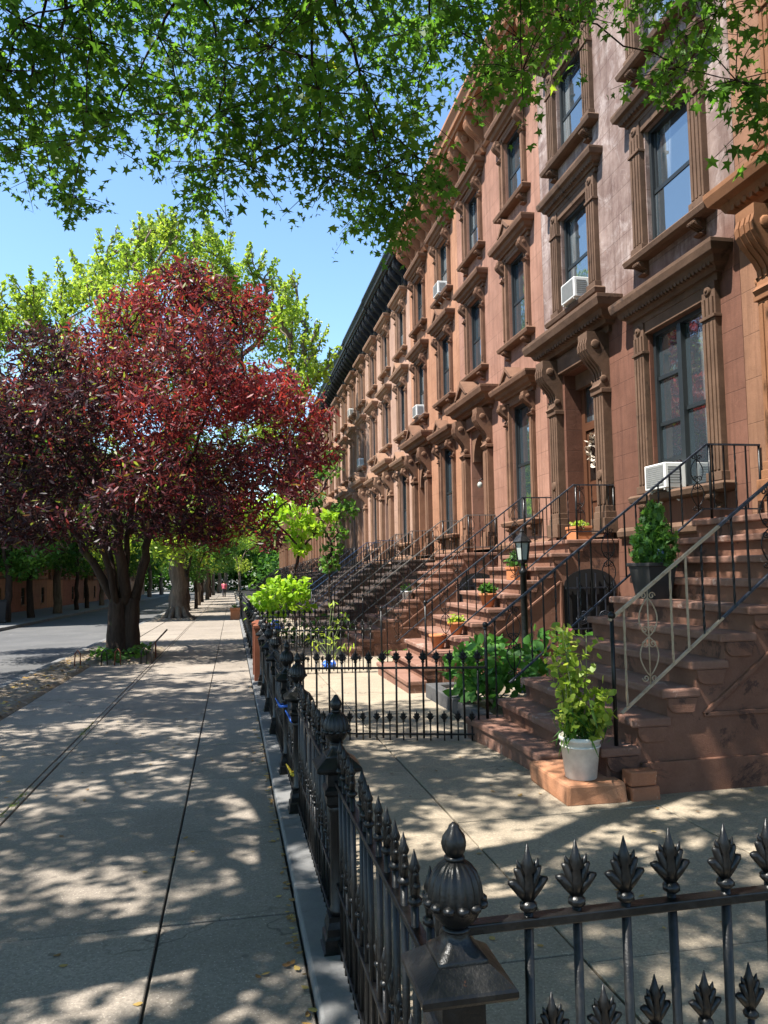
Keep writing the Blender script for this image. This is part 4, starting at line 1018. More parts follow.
def clump_tree(name, label, base, clumps, stems, leaf, mat, barkm, per, size, shape, tintf, hubs, up=.5, group=None, rmax=.16, shell=.5, squash=.8, axis=None, axis_w=0.):
    base = Vector(base); t = thing(name, label, 'tree', base, 0, group); mb = MB()
    for (p0, p1, r0, r1) in stems: limb(mb, p0, p1, r0, r1, n=10, seg=7, wob=.05)
    for h in hubs:
        near = [c for c in clumps if min(range(len(hubs)), key=lambda k: (Vector(c[:3]) - Vector(hubs[k])).length) == hubs.index(h)]
        pts = []
        for c in near:
            pts.append(Vector(c[:3]))
            for _ in range(3):
                d = Vector((random.gauss(0, 1), random.gauss(0, 1), random.gauss(.2, .7))).normalized()
                pts.append(Vector(c[:3]) + d * c[3] * .75)
        if pts: grow(mb, h, pts, .009, .5, rmax, 6)
    mb.v = [(a - base.x, b - base.y, c - base.z) for a, b, c in mb.v]
    mb.build('trunk', barkm, t)
    pts, ids = blob_pts([Vector(c[:3]) - base for c in clumps], [c[3] for c in clumps], per, shell, squash)
    leaf_obj('crown', leaf_mesh('crown', pts, size, shape, tintf(pts, ids, clumps), up=up, axis=axis, axis_w=axis_w), mat, t)
    return t
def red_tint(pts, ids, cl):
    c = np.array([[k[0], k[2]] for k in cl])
    base = .20 + .06 * (c[:, 1] - 4.5) + .075 * (c[:, 0] + 3.0) + RNG.normal(0, .10, len(cl))  # sunlit upper right side put into leaf colour: redder with height and x
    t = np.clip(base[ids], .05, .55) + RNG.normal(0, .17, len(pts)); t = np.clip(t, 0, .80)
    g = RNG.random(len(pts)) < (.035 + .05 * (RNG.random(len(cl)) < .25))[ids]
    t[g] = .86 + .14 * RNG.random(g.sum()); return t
b = (-2.33, 18.0, gz(18))
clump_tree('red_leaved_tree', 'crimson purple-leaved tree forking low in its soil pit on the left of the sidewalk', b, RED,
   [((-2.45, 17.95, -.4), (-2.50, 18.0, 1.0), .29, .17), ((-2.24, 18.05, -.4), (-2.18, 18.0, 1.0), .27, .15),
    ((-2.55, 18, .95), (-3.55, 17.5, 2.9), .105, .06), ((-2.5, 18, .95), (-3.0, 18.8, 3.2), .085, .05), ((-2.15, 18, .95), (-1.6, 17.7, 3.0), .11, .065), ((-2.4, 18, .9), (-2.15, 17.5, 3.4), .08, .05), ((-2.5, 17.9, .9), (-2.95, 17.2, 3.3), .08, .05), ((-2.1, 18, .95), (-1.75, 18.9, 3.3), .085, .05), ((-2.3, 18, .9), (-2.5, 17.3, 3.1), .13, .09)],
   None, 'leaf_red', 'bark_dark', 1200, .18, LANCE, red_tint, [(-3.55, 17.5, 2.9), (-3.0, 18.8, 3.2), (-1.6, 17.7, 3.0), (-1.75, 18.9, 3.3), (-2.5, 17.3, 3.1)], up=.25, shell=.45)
def rand_tint(lo, hi, cs=.12):
    def f(pts, ids, cl):
        return np.clip(lo + (hi - lo) * RNG.random(len(pts)) + RNG.normal(0, cs, len(cl))[ids], 0, 1)
    return f
b = (-2.44, 36.1, gz(36.1))
# plumes: upward sprays round each clump
LP = []
for c in LIME:
    LP.append((c[0], c[1], c[2], c[3] * .92))
    for _ in range(6):
        d = Vector((random.gauss(0, .75), random.gauss(0, .75), abs(random.gauss(.45, .5)))).normalized()
        q = Vector(c[:3]) + d * c[3] * .85; r0 = c[3] * random.uniform(.22, .34)
        for k in range(4):
            LP.append((q.x, q.y, q.z, r0)); q = q + Vector((d.x * .5 + random.gauss(0, .12), d.y * .5 + random.gauss(0, .12), 1.0)) * r0 * 1.25; r0 *= .76
clump_tree('lime_green_tree', 'tall lime green tree rising behind the crimson tree, with a thick bare trunk', b, LP,
   [((-2.44, 36.1, -.8), (-2.35, 36.1, 3.2), .42, .30), ((-2.35, 36.1, 3.0), (-5.5, 35.5, 6.5), .2, .13), ((-2.35, 36.1, 3.1), (-2.0, 36, 7.5), .22, .14), ((-2.35, 36.1, 3.1), (.2, 35.5, 6.5), .17, .11), ((-5, 35.6, 6.2), (-8.0, 35.5, 8.5), .12, .08)],
   None, 'leaf_lime', 'bark_grey', 560, .20, RHOMB, rand_tint(.1, .85), [(-5.5, 35.5, 6.5), (-2.0, 36, 7.5), (.2, 35.5, 6.5), (-8.0, 35.5, 8.5)], up=.35, squash=.9, shell=.3)
mb = MB()
for k in range(9):
    a = 2 * PI * k / 9; mb.tube([(-2.44 + .25 * math.cos(a), 36.1 + .25 * math.sin(a), gz(36) + .55), (-2.44 + .5 * math.cos(a), 36.1 + .5 * math.sin(a), gz(36) + .12), (-2.44 + .85 * math.cos(a + .1), 36.1 + .85 * math.sin(a + .1), gz(36) - .1)], [.12, .13, .06], 7)
rt = bpy.data.objects.get('lime_green_tree'); mb.v = [(x - rt.location.x, y - rt.location.y, z - rt.location.z) for x, y, z in mb.v]
mb.build('root_flare', 'bark_grey', rt)

def proto_tree(name, label, h, r, mat, barkm, seed, n=26, trunk_r=.2, zb=2.6, group=None, size=.26, per=230):
    rs = random.Random(seed); cl = []
    for _ in range(n):
        a = rs.uniform(0, 2 * PI); q = rs.random(); z = zb + (h - zb) * rs.random()
        env = r * (math.sin(PI * min(1, max(.08, (z - zb + .8) / (h - zb + 1.0)))) ** .6)
        rr = env * math.sqrt(q) * .85
        cl.append((rr * math.cos(a), rr * math.sin(a), z, rs.uniform(.75, 1.35)))
    return clump_tree(name, label, (0, 0, 0), cl, [((0, 0, -.3), (.1, 0, zb), trunk_r * 1.25, trunk_r * .85), ((.1, 0, zb - .1), (.5, .3, zb + 2), trunk_r * .6, trunk_r * .4), ((.1, 0, zb - .1), (-.6, -.2, zb + 1.8), trunk_r * .6, trunk_r * .4)],
        None, mat, barkm, per, size, RHOMB, rand_tint(0, .9, .15), [(.5, .3, zb + 2), (-.6, -.2, zb + 1.8)], up=.4, group=group)
GA, GB = 'street trees far down the near sidewalk', 'street trees across the road'
pA = proto_tree('street_tree', 'x', 9.5, 3.6, 'leaf_dark', 'bark_dark', 1, group=GA, zb=2.5, trunk_r=.13)
pB = proto_tree('street_tree', 'x', 12.5, 4.6, 'leaf_mid', 'bark_grey', 2, n=34, group=GB, trunk_r=.22, zb=3.0)
pC = proto_tree('street_tree', 'x', 10.5, 4.0, 'leaf_lime', 'bark_grey', 3, n=26, group=GA, trunk_r=.16, zb=3.2)
pD = proto_tree('street_tree', 'x', 6.5, 2.6, 'leaf_dark', 'bark_dark', 4, n=18, group=GB, trunk_r=.17, zb=2.2)
used = set()
def plant(p, x, y, s, rz, label, group):
    o = p if p.name not in used else copy_tree(p); used.add(p.name)
    o.location = (x, y, gz(y)); o.scale = (s, s, s * random.uniform(.94, 1.06)); o.rotation_euler = (0, 0, rz); o['label'] = label; o['group'] = group
nearr = [(pA, -2.45, 42.5, .85), (pA, -2.5, 46.0, .8), (pA, -2.2, 50, .8), (pC, -2.4, 57, .95), (pA, -2.5, 66, 1.0), (pC, -2.3, 76, 1.1), (pA, -2.4, 88, 1.2), (pC, -2.4, 101, 1.2), (pB, -1.9, 116, 1.2), (pC, 1.2, 128, 1.3), (pB, -1.0, 140, 1.4)]
for i, (p, x, y, s) in enumerate(nearr):
    plant(p, x, y, s, i * 1.7, '%s street tree on the near sidewalk beyond the thick bare trunk, %s behind it' % ('dark green' if p is pA else 'bright green', ORD[i] if i else 'first'), GA)
farr = [(pD, -10.1, 38.0, 1.0), (pD, -10.1, 42.4, .95), (pB, -10.0, 48.0, 1.0), (pA, -10.1, 54.0, 1.0), (pA, -10.0, 57.5, 1.0), (pC, -10.1, 64, 1.1), (pB, -10.1, 73, 1.0), (pD, -10, 80, 1.2), (pC, -10.1, 88, 1.1), (pB, -10.1, 100, 1.1), (pB, -10, 116, 1.2), (pC, -8, 134, 1.4), (pB, -5.0, 143, 1.4)]
for i, (p, x, y, s) in enumerate(farr):
    plant(p, x, y, s, 1 + i * 2.1, 'street tree on the far sidewalk across the road, %s counted from the left edge' % (ORD[i] if i else 'first'), GB)
farwood = MB()
pts, ids = blob_pts([(x * .7, random.uniform(152, 185), random.uniform(-2, 13)) for x in range(-80, 80)], [random.uniform(3.5, 6) for _ in range(160)], 26)
tag(leaf_obj('distant_trees', leaf_mesh('distant_trees', pts, 1.0, RHOMB, RNG.random(len(pts))), 'leaf_mid'), 'green trees closing the far end of the street', 'trees', kind='stuff')
# small yard trees by the far houses
def yard_tree(name, label, x, y, clumps, mat, size=.2, shape=RHOMB, per=500):
    clump_tree(name, label, (x, y, gz(y)), [(x + a, y + b, c, r) for a, b, c, r in clumps], [((x, y, gz(y) - .1), (x, y, 1.6), .045, .03)], None, mat, 'bark_dark', per, size, shape, rand_tint(0, .9), [(x, y, 1.6)], rmax=.05)
yard_tree('yard_tree', 'small yellow green tree in a front yard below the right side of the crimson tree', 2.0, 25.0, [(0, 0, 3.3, .65), (-.7, .3, 3.7, .5), (.5, -.2, 2.9, .45), (-.9, -.3, 3.1, .4), (.1, .6, 2.6, .4), (.2, 0, 2.2, .35), (1.1, 0, 3.3, .3), (-1.5, 0, 3.5, .3)], 'leaf_chart', .26)
yard_tree('yard_tree', 'small blue green tree in front of the pale houses, beside the crimson crown', 3.3, 26.5, [(0, 0, 4.9, .5), (.5, .1, 3.6, .55), (-.5, 0, 4.0, .45), (.2, .3, 5.5, .35), (.3, -.2, 2.8, .4), (.1, 0, 2.2, .45), (-.4, .1, 2.9, .4), (0, -.1, 1.7, .4)], 'leaf_mid', .22)

# ------------------------------------------------------------------ shrubs and pots
def shrub(name, label, loc, clumps, mat, size, shape, per, stems=6, h=.5, up=.6, cat='shrub', group=None, lo=0., hi=.95, flowers=None):
    t = thing(name, label, cat, loc, 0, group); mb = MB()
    for i in range(stems):
        c = clumps[i % len(clumps)]; a = random.uniform(0, 2 * PI)
        limb(mb, (random.uniform(-.07, .07), random.uniform(-.07, .07), -.03), (c[0] + .2 * c[3] * math.cos(a), c[1] + .2 * c[3] * math.sin(a), c[2]), .012, .005, n=5, seg=4)
    mb.build('stem', 'stem', t)
    pts, ids = blob_pts([c[:3] for c in clumps], [c[3] for c in clumps], per, .5, .85)
    leaf_obj('foliage', leaf_mesh('foliage', pts, size, shape, rand_tint(lo, hi)(pts, ids, clumps), up=up), mat, t)
    if flowers:
        fp = []
        for (x, y, z, r) in flowers: fp += [(x + random.gauss(0, r * .5), y + random.gauss(0, r * .5), z + random.gauss(0, r * .5)) for _ in range(24)]
        leaf_obj('flower', leaf_mesh('flower', fp, .035, OVATE, RNG.random(len(fp)), up=.5), 'petal', t)
    return t
# raised bed beside the foreground stoop
bt = thing('planting_bed', 'low dark stone edged bed of shrubs between the foreground stoop and the next yard', 'flower bed', (2.56, 7.95, gz(9)))
kb = MB(); kb.box(0, .16, 0, 1.15, -.2, .17); kb.box(0, .16, 1.16, 2.3, -.2, .165); kb.box(.162, 2.4, 2.14, 2.3, -.2, .165)
kb.build('kerb_stone', 'kerb_dark', bt, bevel=.012)
sb = MB(); nx, ny = 12, 12
sb.add([(.16 + 2.9 * i / nx, -.05 + 2.19 * j / ny, .08 + random.uniform(0, .05)) for j in range(ny + 1) for i in range(nx + 1)], [(j * (nx + 1) + i, j * (nx + 1) + i + 1, (j + 1) * (nx + 1) + i + 1, (j + 1) * (nx + 1) + i) for j in range(ny) for i in range(nx)], True)
sb.build('soil', 'soil', bt)
z9 = gz(9) + .1
shrub('leafy_shrub', 'broad-leaved green shrub with a pink bloom at the front of the dark stone bed', (2.95, 8.75, z9), [(0, 0, .50, .38), (-.2, .3, .38, .32), (.25, -.2, .42, .32), (-.1, -.35, .30, .28), (.1, .35, .60, .28), (-.25, 0, .3, .3)], 'leaf_hyd', .15, OVATE, 620, flowers=[(-.25, .2, .70, .06)])
shrub('leafy_shrub', 'broad-leaved green shrub beside the lamp post against the stoop', (3.75, 9.0, z9), [(-.3, 0, .45, .36), (.15, .1, .55, .38), (.35, -.25, .42, .34), (-.1, -.35, .34, .3), (.65, .1, .5, .34)], 'leaf_hyd', .14, OVATE, 600)
shrub('low_plant', 'low yellow green plant at the back of the stone bed behind the lamp post', (4.6, 8.8, z9), [(0, 0, .3, .3), (.3, .1, .42, .28), (-.3, .1, .25, .26)], 'leaf_mid', .10, OVATE, 420)
shrub('chartreuse_bush', 'bright chartreuse bush behind the iron fence halfway down the row', (1.15, 22.3, gz(22)), [(0, 0, 1.15, .55), (.5, .1, 1.3, .55), (-.35, .2, 1.0, .45), (.75, -.1, .95, .42), (.1, -.35, .85, .45), (.25, .2, 1.55, .38), (-.55, .1, .75, .35), (.85, .1, 1.45, .3)], 'leaf_chart', .20, OVATE, 420, h=1.2, cat='bush')
shrub('yard_plant', 'spiky green plants beside the second terracotta-potted stoop', (3.2, 13.6, gz(13.6)), [(0, 0, .22, .26), (.4, .1, .28, .25), (-.4, 0, .18, .22), (.75, .1, .3, .22)], 'leaf_mid', .2, LANCE, 420)
shrub('yard_plant', 'scraggly yellow green plants in the yard before the salmon house', (1.9, 15.5, gz(15.5)), [(0, 0, .5, .25), (.3, .3, .75, .22), (-.2, .4, .4, .3), (.2, -.3, .3, .26), (.1, .2, 1.1, .14)], 'leaf_lime', .16, LANCE, 260, stems=10)
shrub('yard_plant', 'olive shrub in the yard below the chartreuse bush', (1.7, 18.8, gz(18.8)), [(0, 0, .35, .4), (.5, .3, .5, .4), (-.5, .2, .4, .35), (.9, 0, .5, .35)], 'leaf_mid', .15, OVATE, 240)
# ivy round the crimson tree
def scatter_leaves(name, label, cat, pts, size, shape, mat, up=.8, kind='stuff', lo=0, hi=1):
    me = leaf_mesh(name, pts, size, shape, lo + (hi - lo) * RNG.random(len(pts)), up=up)
    return tag(leaf_obj(name, me, mat), label, cat, kind=kind)
pp = []
for _ in range(420):
    a = random.uniform(0, 2 * PI); r = random.uniform(.3, .85); x, y = -2.33 + r * math.cos(a) * .75, 17.7 + r * math.sin(a) * 1.6
    pp.append((x, y, gz(y) + random.uniform(.04, .26)))
scatter_leaves('ground_ivy', 'green ivy at the foot of the crimson tree', 'ivy', pp, .11, OVATE, 'leaf_mid')
# little bent wire edging of the tree pit
et = thing('pit_edging', 'low bent wire edging round the soil pit of the crimson tree', 'edging', (-2.3, 16.2, gz(16.2)))
for i, (x, y) in enumerate([(-.75, .0), (-.5, 0.03), (-.25, 0), (0, .02), (.25, 0), (.5, .04), (.66, .25), (.66, .55), (.68, .9), (.66, 1.3)]):
    a = (.12, 0) if i < 6 else (0, .14)
    if i in (1, 4, 6, 8): continue
    MB().tube([(x, y, -.05), (x + a[0] * .1, y + a[1] * .1, .26), (x + a[0] * .5, y + a[1] * .5, .33), (x + a[0] * .9, y + a[1] * .9, .26), (x + a[0], y + a[1], -.05)], .013, 6).build('hoop', 'rust' if i % 3 == 0 else 'iron', et)
MB().tube([(.69, .4, -.05), (.69, .42, .34), (.95, .75, .62)], .02, 6).build('stake', 'bark_grey', et)

def pot(mb, r0, r1, h, rim=.02, n=24):
    return mb.lathe([(r0, 0), (r0 + (r1 - r0) * .8, h * .78), (r1 * 1.0, h * .80), (r1 + rim, h * .80), (r1 + rim + .004, h), (r1 - .012, h), (r1 - .02, h * .9), (.01, h * .88)], n=n)
def potted(name, label, loc, r0, r1, h, mat, clumps, lm, size, shape, per, rect=None, group=None):
    t = thing(name, label, 'potted plant', loc, 0, group); mb = MB()
    if rect:
        lx, ly = rect
        for (z0, z1, e) in ((0, h * .8, 0), (h * .8, h, .015)): mb.box(-lx - e, lx + e, -ly - e, ly + e, z0, z1)
    else: pot(mb, r0, r1, h, .014)
    mb.build('pot', mat, t, bevel=.006 if rect else 0)
    pts, ids = blob_pts([c[:3] for c in clumps], [c[3] for c in clumps], per, .3, .8)
    leaf_obj('foliage', leaf_mesh('foliage', pts, size, shape, rand_tint(.1, .9)(pts, ids, clumps), up=.6), lm, t)
    return t
PG = 'terracotta pots on the second stoop'
S1 = lambda x, y, k: (5.7 + x, yard_house(1) + 3.98 + y, -.085 + stz(k))
tuft = lambda h, r: [(0, 0, h + r * .5, r), (r * .5, .02, h + r * .3, r * .7), (-r * .5, -.03, h + r * .35, r * .7)]
potted('potted_plant', 'small terracotta pot with yellow green leaves, lowest planted one on the second stoop', S1(-2.44, -.68, 4), .075, .115, .19, 'terracotta', tuft(.18, .12), 'leaf_lime', .06, OVATE, 5200, group=PG)
potted('potted_plant', 'terracotta pot with a taller green plant, in the middle of the second stoop', S1(-1.95, -.72, 6), .08, .12, .21, 'terracotta', tuft(.22, .13), 'leaf_mid', .07, OVATE, 5200, group=PG)
potted('potted_plant', 'rectangular terracotta planter of leafy greens near the top of the second stoop', S1(-1.45, -.62, 8), 0, 0, .2, 'terracotta', [(0, -.1, .3, .14), (.02, .1, .28, .14), (0, 0, .36, .12)], 'leaf_mid', .09, OVATE, 4200, rect=(.10, .17), group=PG)
potted('potted_plant', 'square terracotta planter of small succulents on the landing by the mauve house door', S1(-.45, -.72, 11), 0, 0, .21, 'terracotta', [(0, -.08, .22, .11), (0, .09, .23, .11), (.06, 0, .22, .1)], 'leaf_lime', .06, OVATE, 5200, rect=(.13, .17), group=PG)
t = thing('empty_pot', 'bare terracotta pot standing on a lower step of the second stoop', 'pot', S1(-2.70, -.6, 3), 0, PG)
pot(MB(), .08, .12, .21, .015).build('pot', 'terracotta', t)
potted('potted_plant', 'small white pot of green leaves on the grey-railed stoop of the salmon house', (5.7 - 1.95, yard_house(2) + 3.98 - .6, -.17 + stz(6)), .08, .12, .18, 'white', tuft(.18, .12), 'leaf_mid', .06, OVATE, 3800)
potted('potted_plant', 'orange box planter standing by the fence far down the sidewalk', (.12, 34, gz(34)), 0, 0, .5, 'terracotta', [(0, 0, .55, .14), (.05, .1, .55, .12)], 'leaf_mid', .1, OVATE, 900, rect=(.2, .2))
# evergreen in the dark planter on the near stoop
ex, ey, ez = 4.0, 6.80, stz(7)
t = thing('potted_evergreen', 'small bushy evergreen in a dark tapered planter on the foreground stoop', 'potted plant', (ex, ey, ez))
mb = MB(); mb.sq([(.115, 0), (.155, .30), (.155, .31), (.172, .31), (.172, .345), (.155, .345), (.15, .31), (.01, .30)]); mb.v = [(x * .92 - .03, y * 1.22, z) for x, y, z in mb.v]
mb.build('planter', 'planter', t, bevel=.006)
limb(m2 := MB(), (0, 0, .3), (.01, .01, .75), .02, .008, n=6); m2.build('stem', 'bark_dark', t)
cl = [(0, 0, .46, .20), (.0, .09, .56, .19), (0, -.09, .58, .18), (.0, .02, .70, .15), (0, -.02, .82, .10), (.02, .19, .45, .15), (-.03, -.19, .43, .15), (-.1, 0, .44, .14), (.0, .0, .89, .05)]
pts, ids = blob_pts([c[:3] for c in cl], [c[3] for c in cl], 6200, .35, 1.0)
leaf_obj('foliage', leaf_mesh('foliage', pts, .095, SPRIG, rand_tint(0, .9, .2)(pts, ids, cl), up=0, axis=(0, 0, 1), axis_w=.5), 'leaf_ever', t)
mb = MB(); mb.lathe([(.026, 0), (.030, .006), (.031, .12), (.027, .128), (.026, .124), (.001, .122)], n=18)
tag(mb.build('drink_can', 'blue_can', loc=(3.96, 6.62, ez + .345)), 'pale blue can standing on the rim of the dark planter', 'can')
# tall plant in the white bucket
bx, by, bz = 2.47, 5.31, .058
t = thing('bucket_plant', 'leggy tall green plant in a white bucket on the loose sandstone block', 'potted plant', (bx, by, bz))
mb = MB(); mb.lathe([(.108, 0), (.112, .005), (.142, .265), (.148, .267), (.152, .278), (.152, .296), (.146, .300), (.138, .296), (.132, .26), (.01, .255)], n=32)
mb.lathe([(.1395, .222), (.1445, .224), (.1455, .234), (.141, .236)], n=32)
mb.build('bucket', 'bucket', t)
MB().lathe([(.13, .25), (.1, .262), (.01, .268)], n=20).build('soil', 'soil', t)
st = MB(); P = []; P2 = []
for i in range(11):
    a = random.uniform(0, 2 * PI); L = random.uniform(.55, .86) if i < 7 else random.uniform(.3, .5); lean = random.uniform(.04, .16)
    p0 = Vector((.07 * math.cos(a), .07 * math.sin(a), .26)); p1 = p0 + Vector((lean * math.cos(a), lean * math.sin(a), L))
    mid = p0.lerp(p1, .5) + Vector((random.gauss(0, .02), random.gauss(0, .02), 0))
    st.tube([p0, mid, p1], [.006, .005, .002], 5)
    for j in range(52):
        tt = .12 + .9 * random.random(); b0 = p0.lerp(mid, tt * 2) if tt < .5 else mid.lerp(p1, tt * 2 - 1)
        P.append(b0 + Vector((random.gauss(0, .045), random.gauss(0, .045), random.gauss(0, .02))))
    for j in range(12): P2.append(p0 + Vector((random.gauss(0, .07), random.gauss(0, .07), random.uniform(0, .22))))
st.build('stem', 'stem', t)
leaf_obj('foliage', leaf_mesh('foliage', [tuple(p) for p in P], .064, OVATE, RNG.random(len(P)), up=.2), 'leaf_lime', t)
leaf_obj('blade_leaf', leaf_mesh('blade_leaf', [tuple(p) for p in P2], .22, NARROW, RNG.random(len(P2)), up=-.1, axis=(0, 0, 1), axis_w=.5), 'leaf_mid', t)
fl = [(-.03 + random.gauss(0, .012), .06 + random.gauss(0, .012), 1.04 + random.gauss(0, .012)) for _ in range(30)]
leaf_obj('flower', leaf_mesh('flower', fl, .03, OVATE, RNG.random(30)), 'petal', t)

# ------------------------------------------------------------------ yard lamp, air conditioners, bins
lx, ly = 3.68, 9.42; zl = gz(ly)
t = thing('yard_lamp', 'short black lamp post with a lantern standing in the shrub bed', 'lamp post', (lx, ly, zl))
MB().lathe([(.10, -.1), (.10, .12), (.085, .14), (.085, .30), (.065, .33), (.06, .40), (.045, .44), (.042, 1.62), (.055, 1.64), (.055, 1.67), (.035, 1.69), (.03, 1.76), (.06, 1.79)], n=16).build('pole', 'iron', t)
ln = MB(); ln.lathe([(.065, 1.785), (.075, 1.80), (.072, 1.815)], n=6, smooth=False)
for i in range(6):
    a = 2 * PI * i / 6; ln.bar((.070 * math.cos(a), .070 * math.sin(a), 1.81), (.098 * math.cos(a), .098 * math.sin(a), 2.03), .011)
lo = ln.build('lantern', 'iron', t)
MB().lathe([(.064, 1.815), (.092, 2.03)], n=6, smooth=False).build('lantern_glass', 'bulb', lo)
MB().lathe([(.125, 2.03), (.13, 2.045), (.09, 2.10), (.045, 2.14), (.03, 2.165), (.035, 2.18), (.02, 2.20), (.002, 2.225)], n=6, smooth=False).build('lantern_roof', 'iron', t)
AG = 'window air conditioners on the row'
_ac = []
def ac(n, y, z, label, side=False):
    if not _ac:
        t = thing('air_conditioner', label, 'air conditioner', (0, 0, 0), 0, AG)
        MB().box(-.25, .05, -.25, .25, 0, .33).build('casing', 'white', t, bevel=.012)
        g = MB()
        for i in range(10): g.box(-.258, -.248, -.20, .20, .045 + i * .026, .058 + i * .026)
        g.box(-.254, -.2495, -.215, .215, .03, .31); g.build('rear_grille', 'acgrille', t)
        s = MB()
        for sy in (-1, 1):
            for j in range(7):
                x = -.21; yy = sy * .251
                s.box(x, x + .17, min(yy, yy + sy * .006), max(yy, yy + sy * .006), .055 + j * .034, .073 + j * .034)
        s.build('side_vent', 'acgrille', t)
        b = MB()
        for sy in (-.2, .2): b.bar((-.22, sy, -.004), (-.03, sy, -.16), .02); b.bar((-.24, sy, -.012), (-.02, sy, -.012), .02)
        b.build('bracket', 'white', t); _ac.append(t)
    else:
        t = copy_tree(_ac[0]); t['label'] = label
    t.location = (5.7, yard_house(n) + y, -.053 * n + z)
ac(1, 1.38, 2.60, 'white window air conditioner in the parlour window of the mauve house')
ac(1, 3.80, 5.97, 'white window air conditioner above the door hood of the mauve house')
ac(3, 1.27, 9.08, 'white air conditioner in a top floor window of the orange tan house')
ac(3, 4.0, 6.28, 'white air conditioner above the door hood of the orange tan house')
ac(5, 4.0, 6.28, 'white air conditioner in a middle floor window of the second pale pink house')
ac(6, 1.27, 9.08, 'white air conditioner in a top floor window of the third pale pink house')
t = thing('wall_lantern', 'small porch light hanging under the door hood of the mauve house', 'porch light', (5.84, yard_house(1) + 3.72, 4.42 - .053))
MB().lathe([(.012, .16), (.012, .06), (.03, .05), (.06, .03), (.06, .02)], n=10).build('bracket', 'iron', t); MB().ball((0, 0, -.03), .065, 12, 8, (1, 1, 1.2)).build('globe', 'bulb', t)
t = thing('wall_lantern', 'small white porch light on the door surround of the salmon house', 'porch light', (5.5, yard_house(2) + 3.40, 3.55 - .1))
MB().tube([(.21, 0, .08), (.05, 0, .085), (0, 0, .06), (0, 0, .0)], .012, 6).build('bracket', 'iron', t); MB().ball((0, 0, -.05), .06, 12, 8, (1, 1, 1.2)).build('globe', 'bulb', t)
t = thing('door_wreath', 'dried flower wreath on the dark door of the mauve house', 'wreath', (5.96, yard_house(1) + 4.0, 3.55 - .053))
MB().tube([(0, .2 * math.cos(2 * PI * i / 20), .2 * math.sin(2 * PI * i / 20)) for i in range(21)], .022, 6).build('ring', 'bark_dark', t)
pts = [(random.gauss(-.03, .02), random.gauss(.2 * math.cos(a), .04), random.gauss(.2 * math.sin(a), .04)) for a in np.linspace(0, 6.28, 150)]
me = leaf_mesh('dried_flower', pts, .075, OVATE, RNG.random(150)); leaf_obj('dried_flower', me, 'flower_dry', t)
# bins and bags between the stoops
def bin_(loc, label, mat, rz=0, h=.78):
    t = thing('trash_bin', label, 'trash bin', loc, rz, 'trash bins in the yards')
    b = MB(); b.sq([(.20, .04), (.255, h)]); b.build('body', mat, t, bevel=.02)
    l = MB(); l.sq([(.27, h), (.275, h + .03), (.22, h + .075), (.03, h + .09)]); l.build('lid', mat, t, bevel=.01)
    w = MB()
    for s in (-1, 1): w.tube([(.2, s * .17, .07), (.2, s * .21, .07)], .07, 12)
    w.build('wheel', 'planter', t)
bin_((4.3, 13.75, gz(13.7)), 'dark trash bin beside the second stoop under the terracotta pots', 'bag', .2)
bin_((4.8, 14.35, gz(14.3)), 'dark trash bin behind the first, against the salmon house', 'bag', -.15)
bin_((-10.1, 37.0, gz(37)), 'dark trash bin on the far sidewalk at the left edge', 'planter', .3, .95)
def bag(loc, label, mat, s):
    b = MB(); b.lathe([(.16 * s, 0), (.25 * s, .06 * s), (.27 * s, .2 * s), (.2 * s, .36 * s), (.07 * s, .44 * s), (.05 * s, .47 * s), (.12 * s, .55 * s), (.02 * s, .53 * s)], n=18, lobes=7, amp=.12, zr=(.05, 9))
    b.v = [(x * 1.25 * (1 + random.uniform(-.16, .16)), y * (1 + random.uniform(-.16, .16)), z * .8 * (1 + random.uniform(-.14, .14))) for x, y, z in b.v]; b.sm = [False] * len(b.sm)
    tag(b.build('plastic_bag', mat, loc=loc), label, 'bag', 'plastic bags in the yards')
bag((1.75, 14.3, gz(14.3)), 'crumpled blue plastic bag on the ground before the salmon house', 'blue_plastic', .38)
bag((1.05, 19.6, gz(19.6) + .35), 'blue plastic bag under the chartreuse bush', 'blue_plastic', .6)
bag((4.7, 13.1, gz(13.1)), 'full black trash bag leaning on the second stoop', 'bag', 1.2)
# fallen leaves along the fence kerb and in the yard
pp = []
for _ in range(130):
    y = abs(random.gauss(0, 4.5)) + 1.8; x = .29 - abs(random.gauss(0, .03)); pp.append((x, y, gz(y) + .012))
for _ in range(130):
    y = random.uniform(2, 14); x = random.uniform(-3, .2); pp.append((x, y, gz(y) + .010))
for _ in range(70):
    y = random.uniform(2, 8); x = random.uniform(.6, 4); pp.append((x, y, gz(y) + .010))
scatter_leaves('fallen_leaves', 'dry fallen leaves scattered along the fence kerb', 'leaves', pp, .036, OVATE, 'deadleaf', up=4)
pp = []
for _ in range(420):
    y = random.uniform(8.6, 20); x = random.uniform(-3.55, -2.8); pp.append((x, y, gz(y) + random.uniform(.01, .05)))
scatter_leaves('fallen_leaves', 'dry leaf litter on the soil strip beside the road', 'leaves', pp, .075, OVATE, 'deadleaf', up=2)
pp = []
for _ in range(260):
    y = random.uniform(15.8, 20); x = random.uniform(-3.1, -1.6); pp.append((x, y, gz(y) + .05))
for (a, b) in ((-1.575, 6.3), (-1.58, 9.0), (-1.6, 4.1)):
    for _ in range(26): y = random.gauss(b, .22); pp.append((a + random.gauss(0, .012), y, gz(y) + .015))
scatter_leaves('grass_tufts', 'tufts of grass in the tree pit and pavement joints', 'grass', pp, .07, NARROW, 'grassblade', up=0)

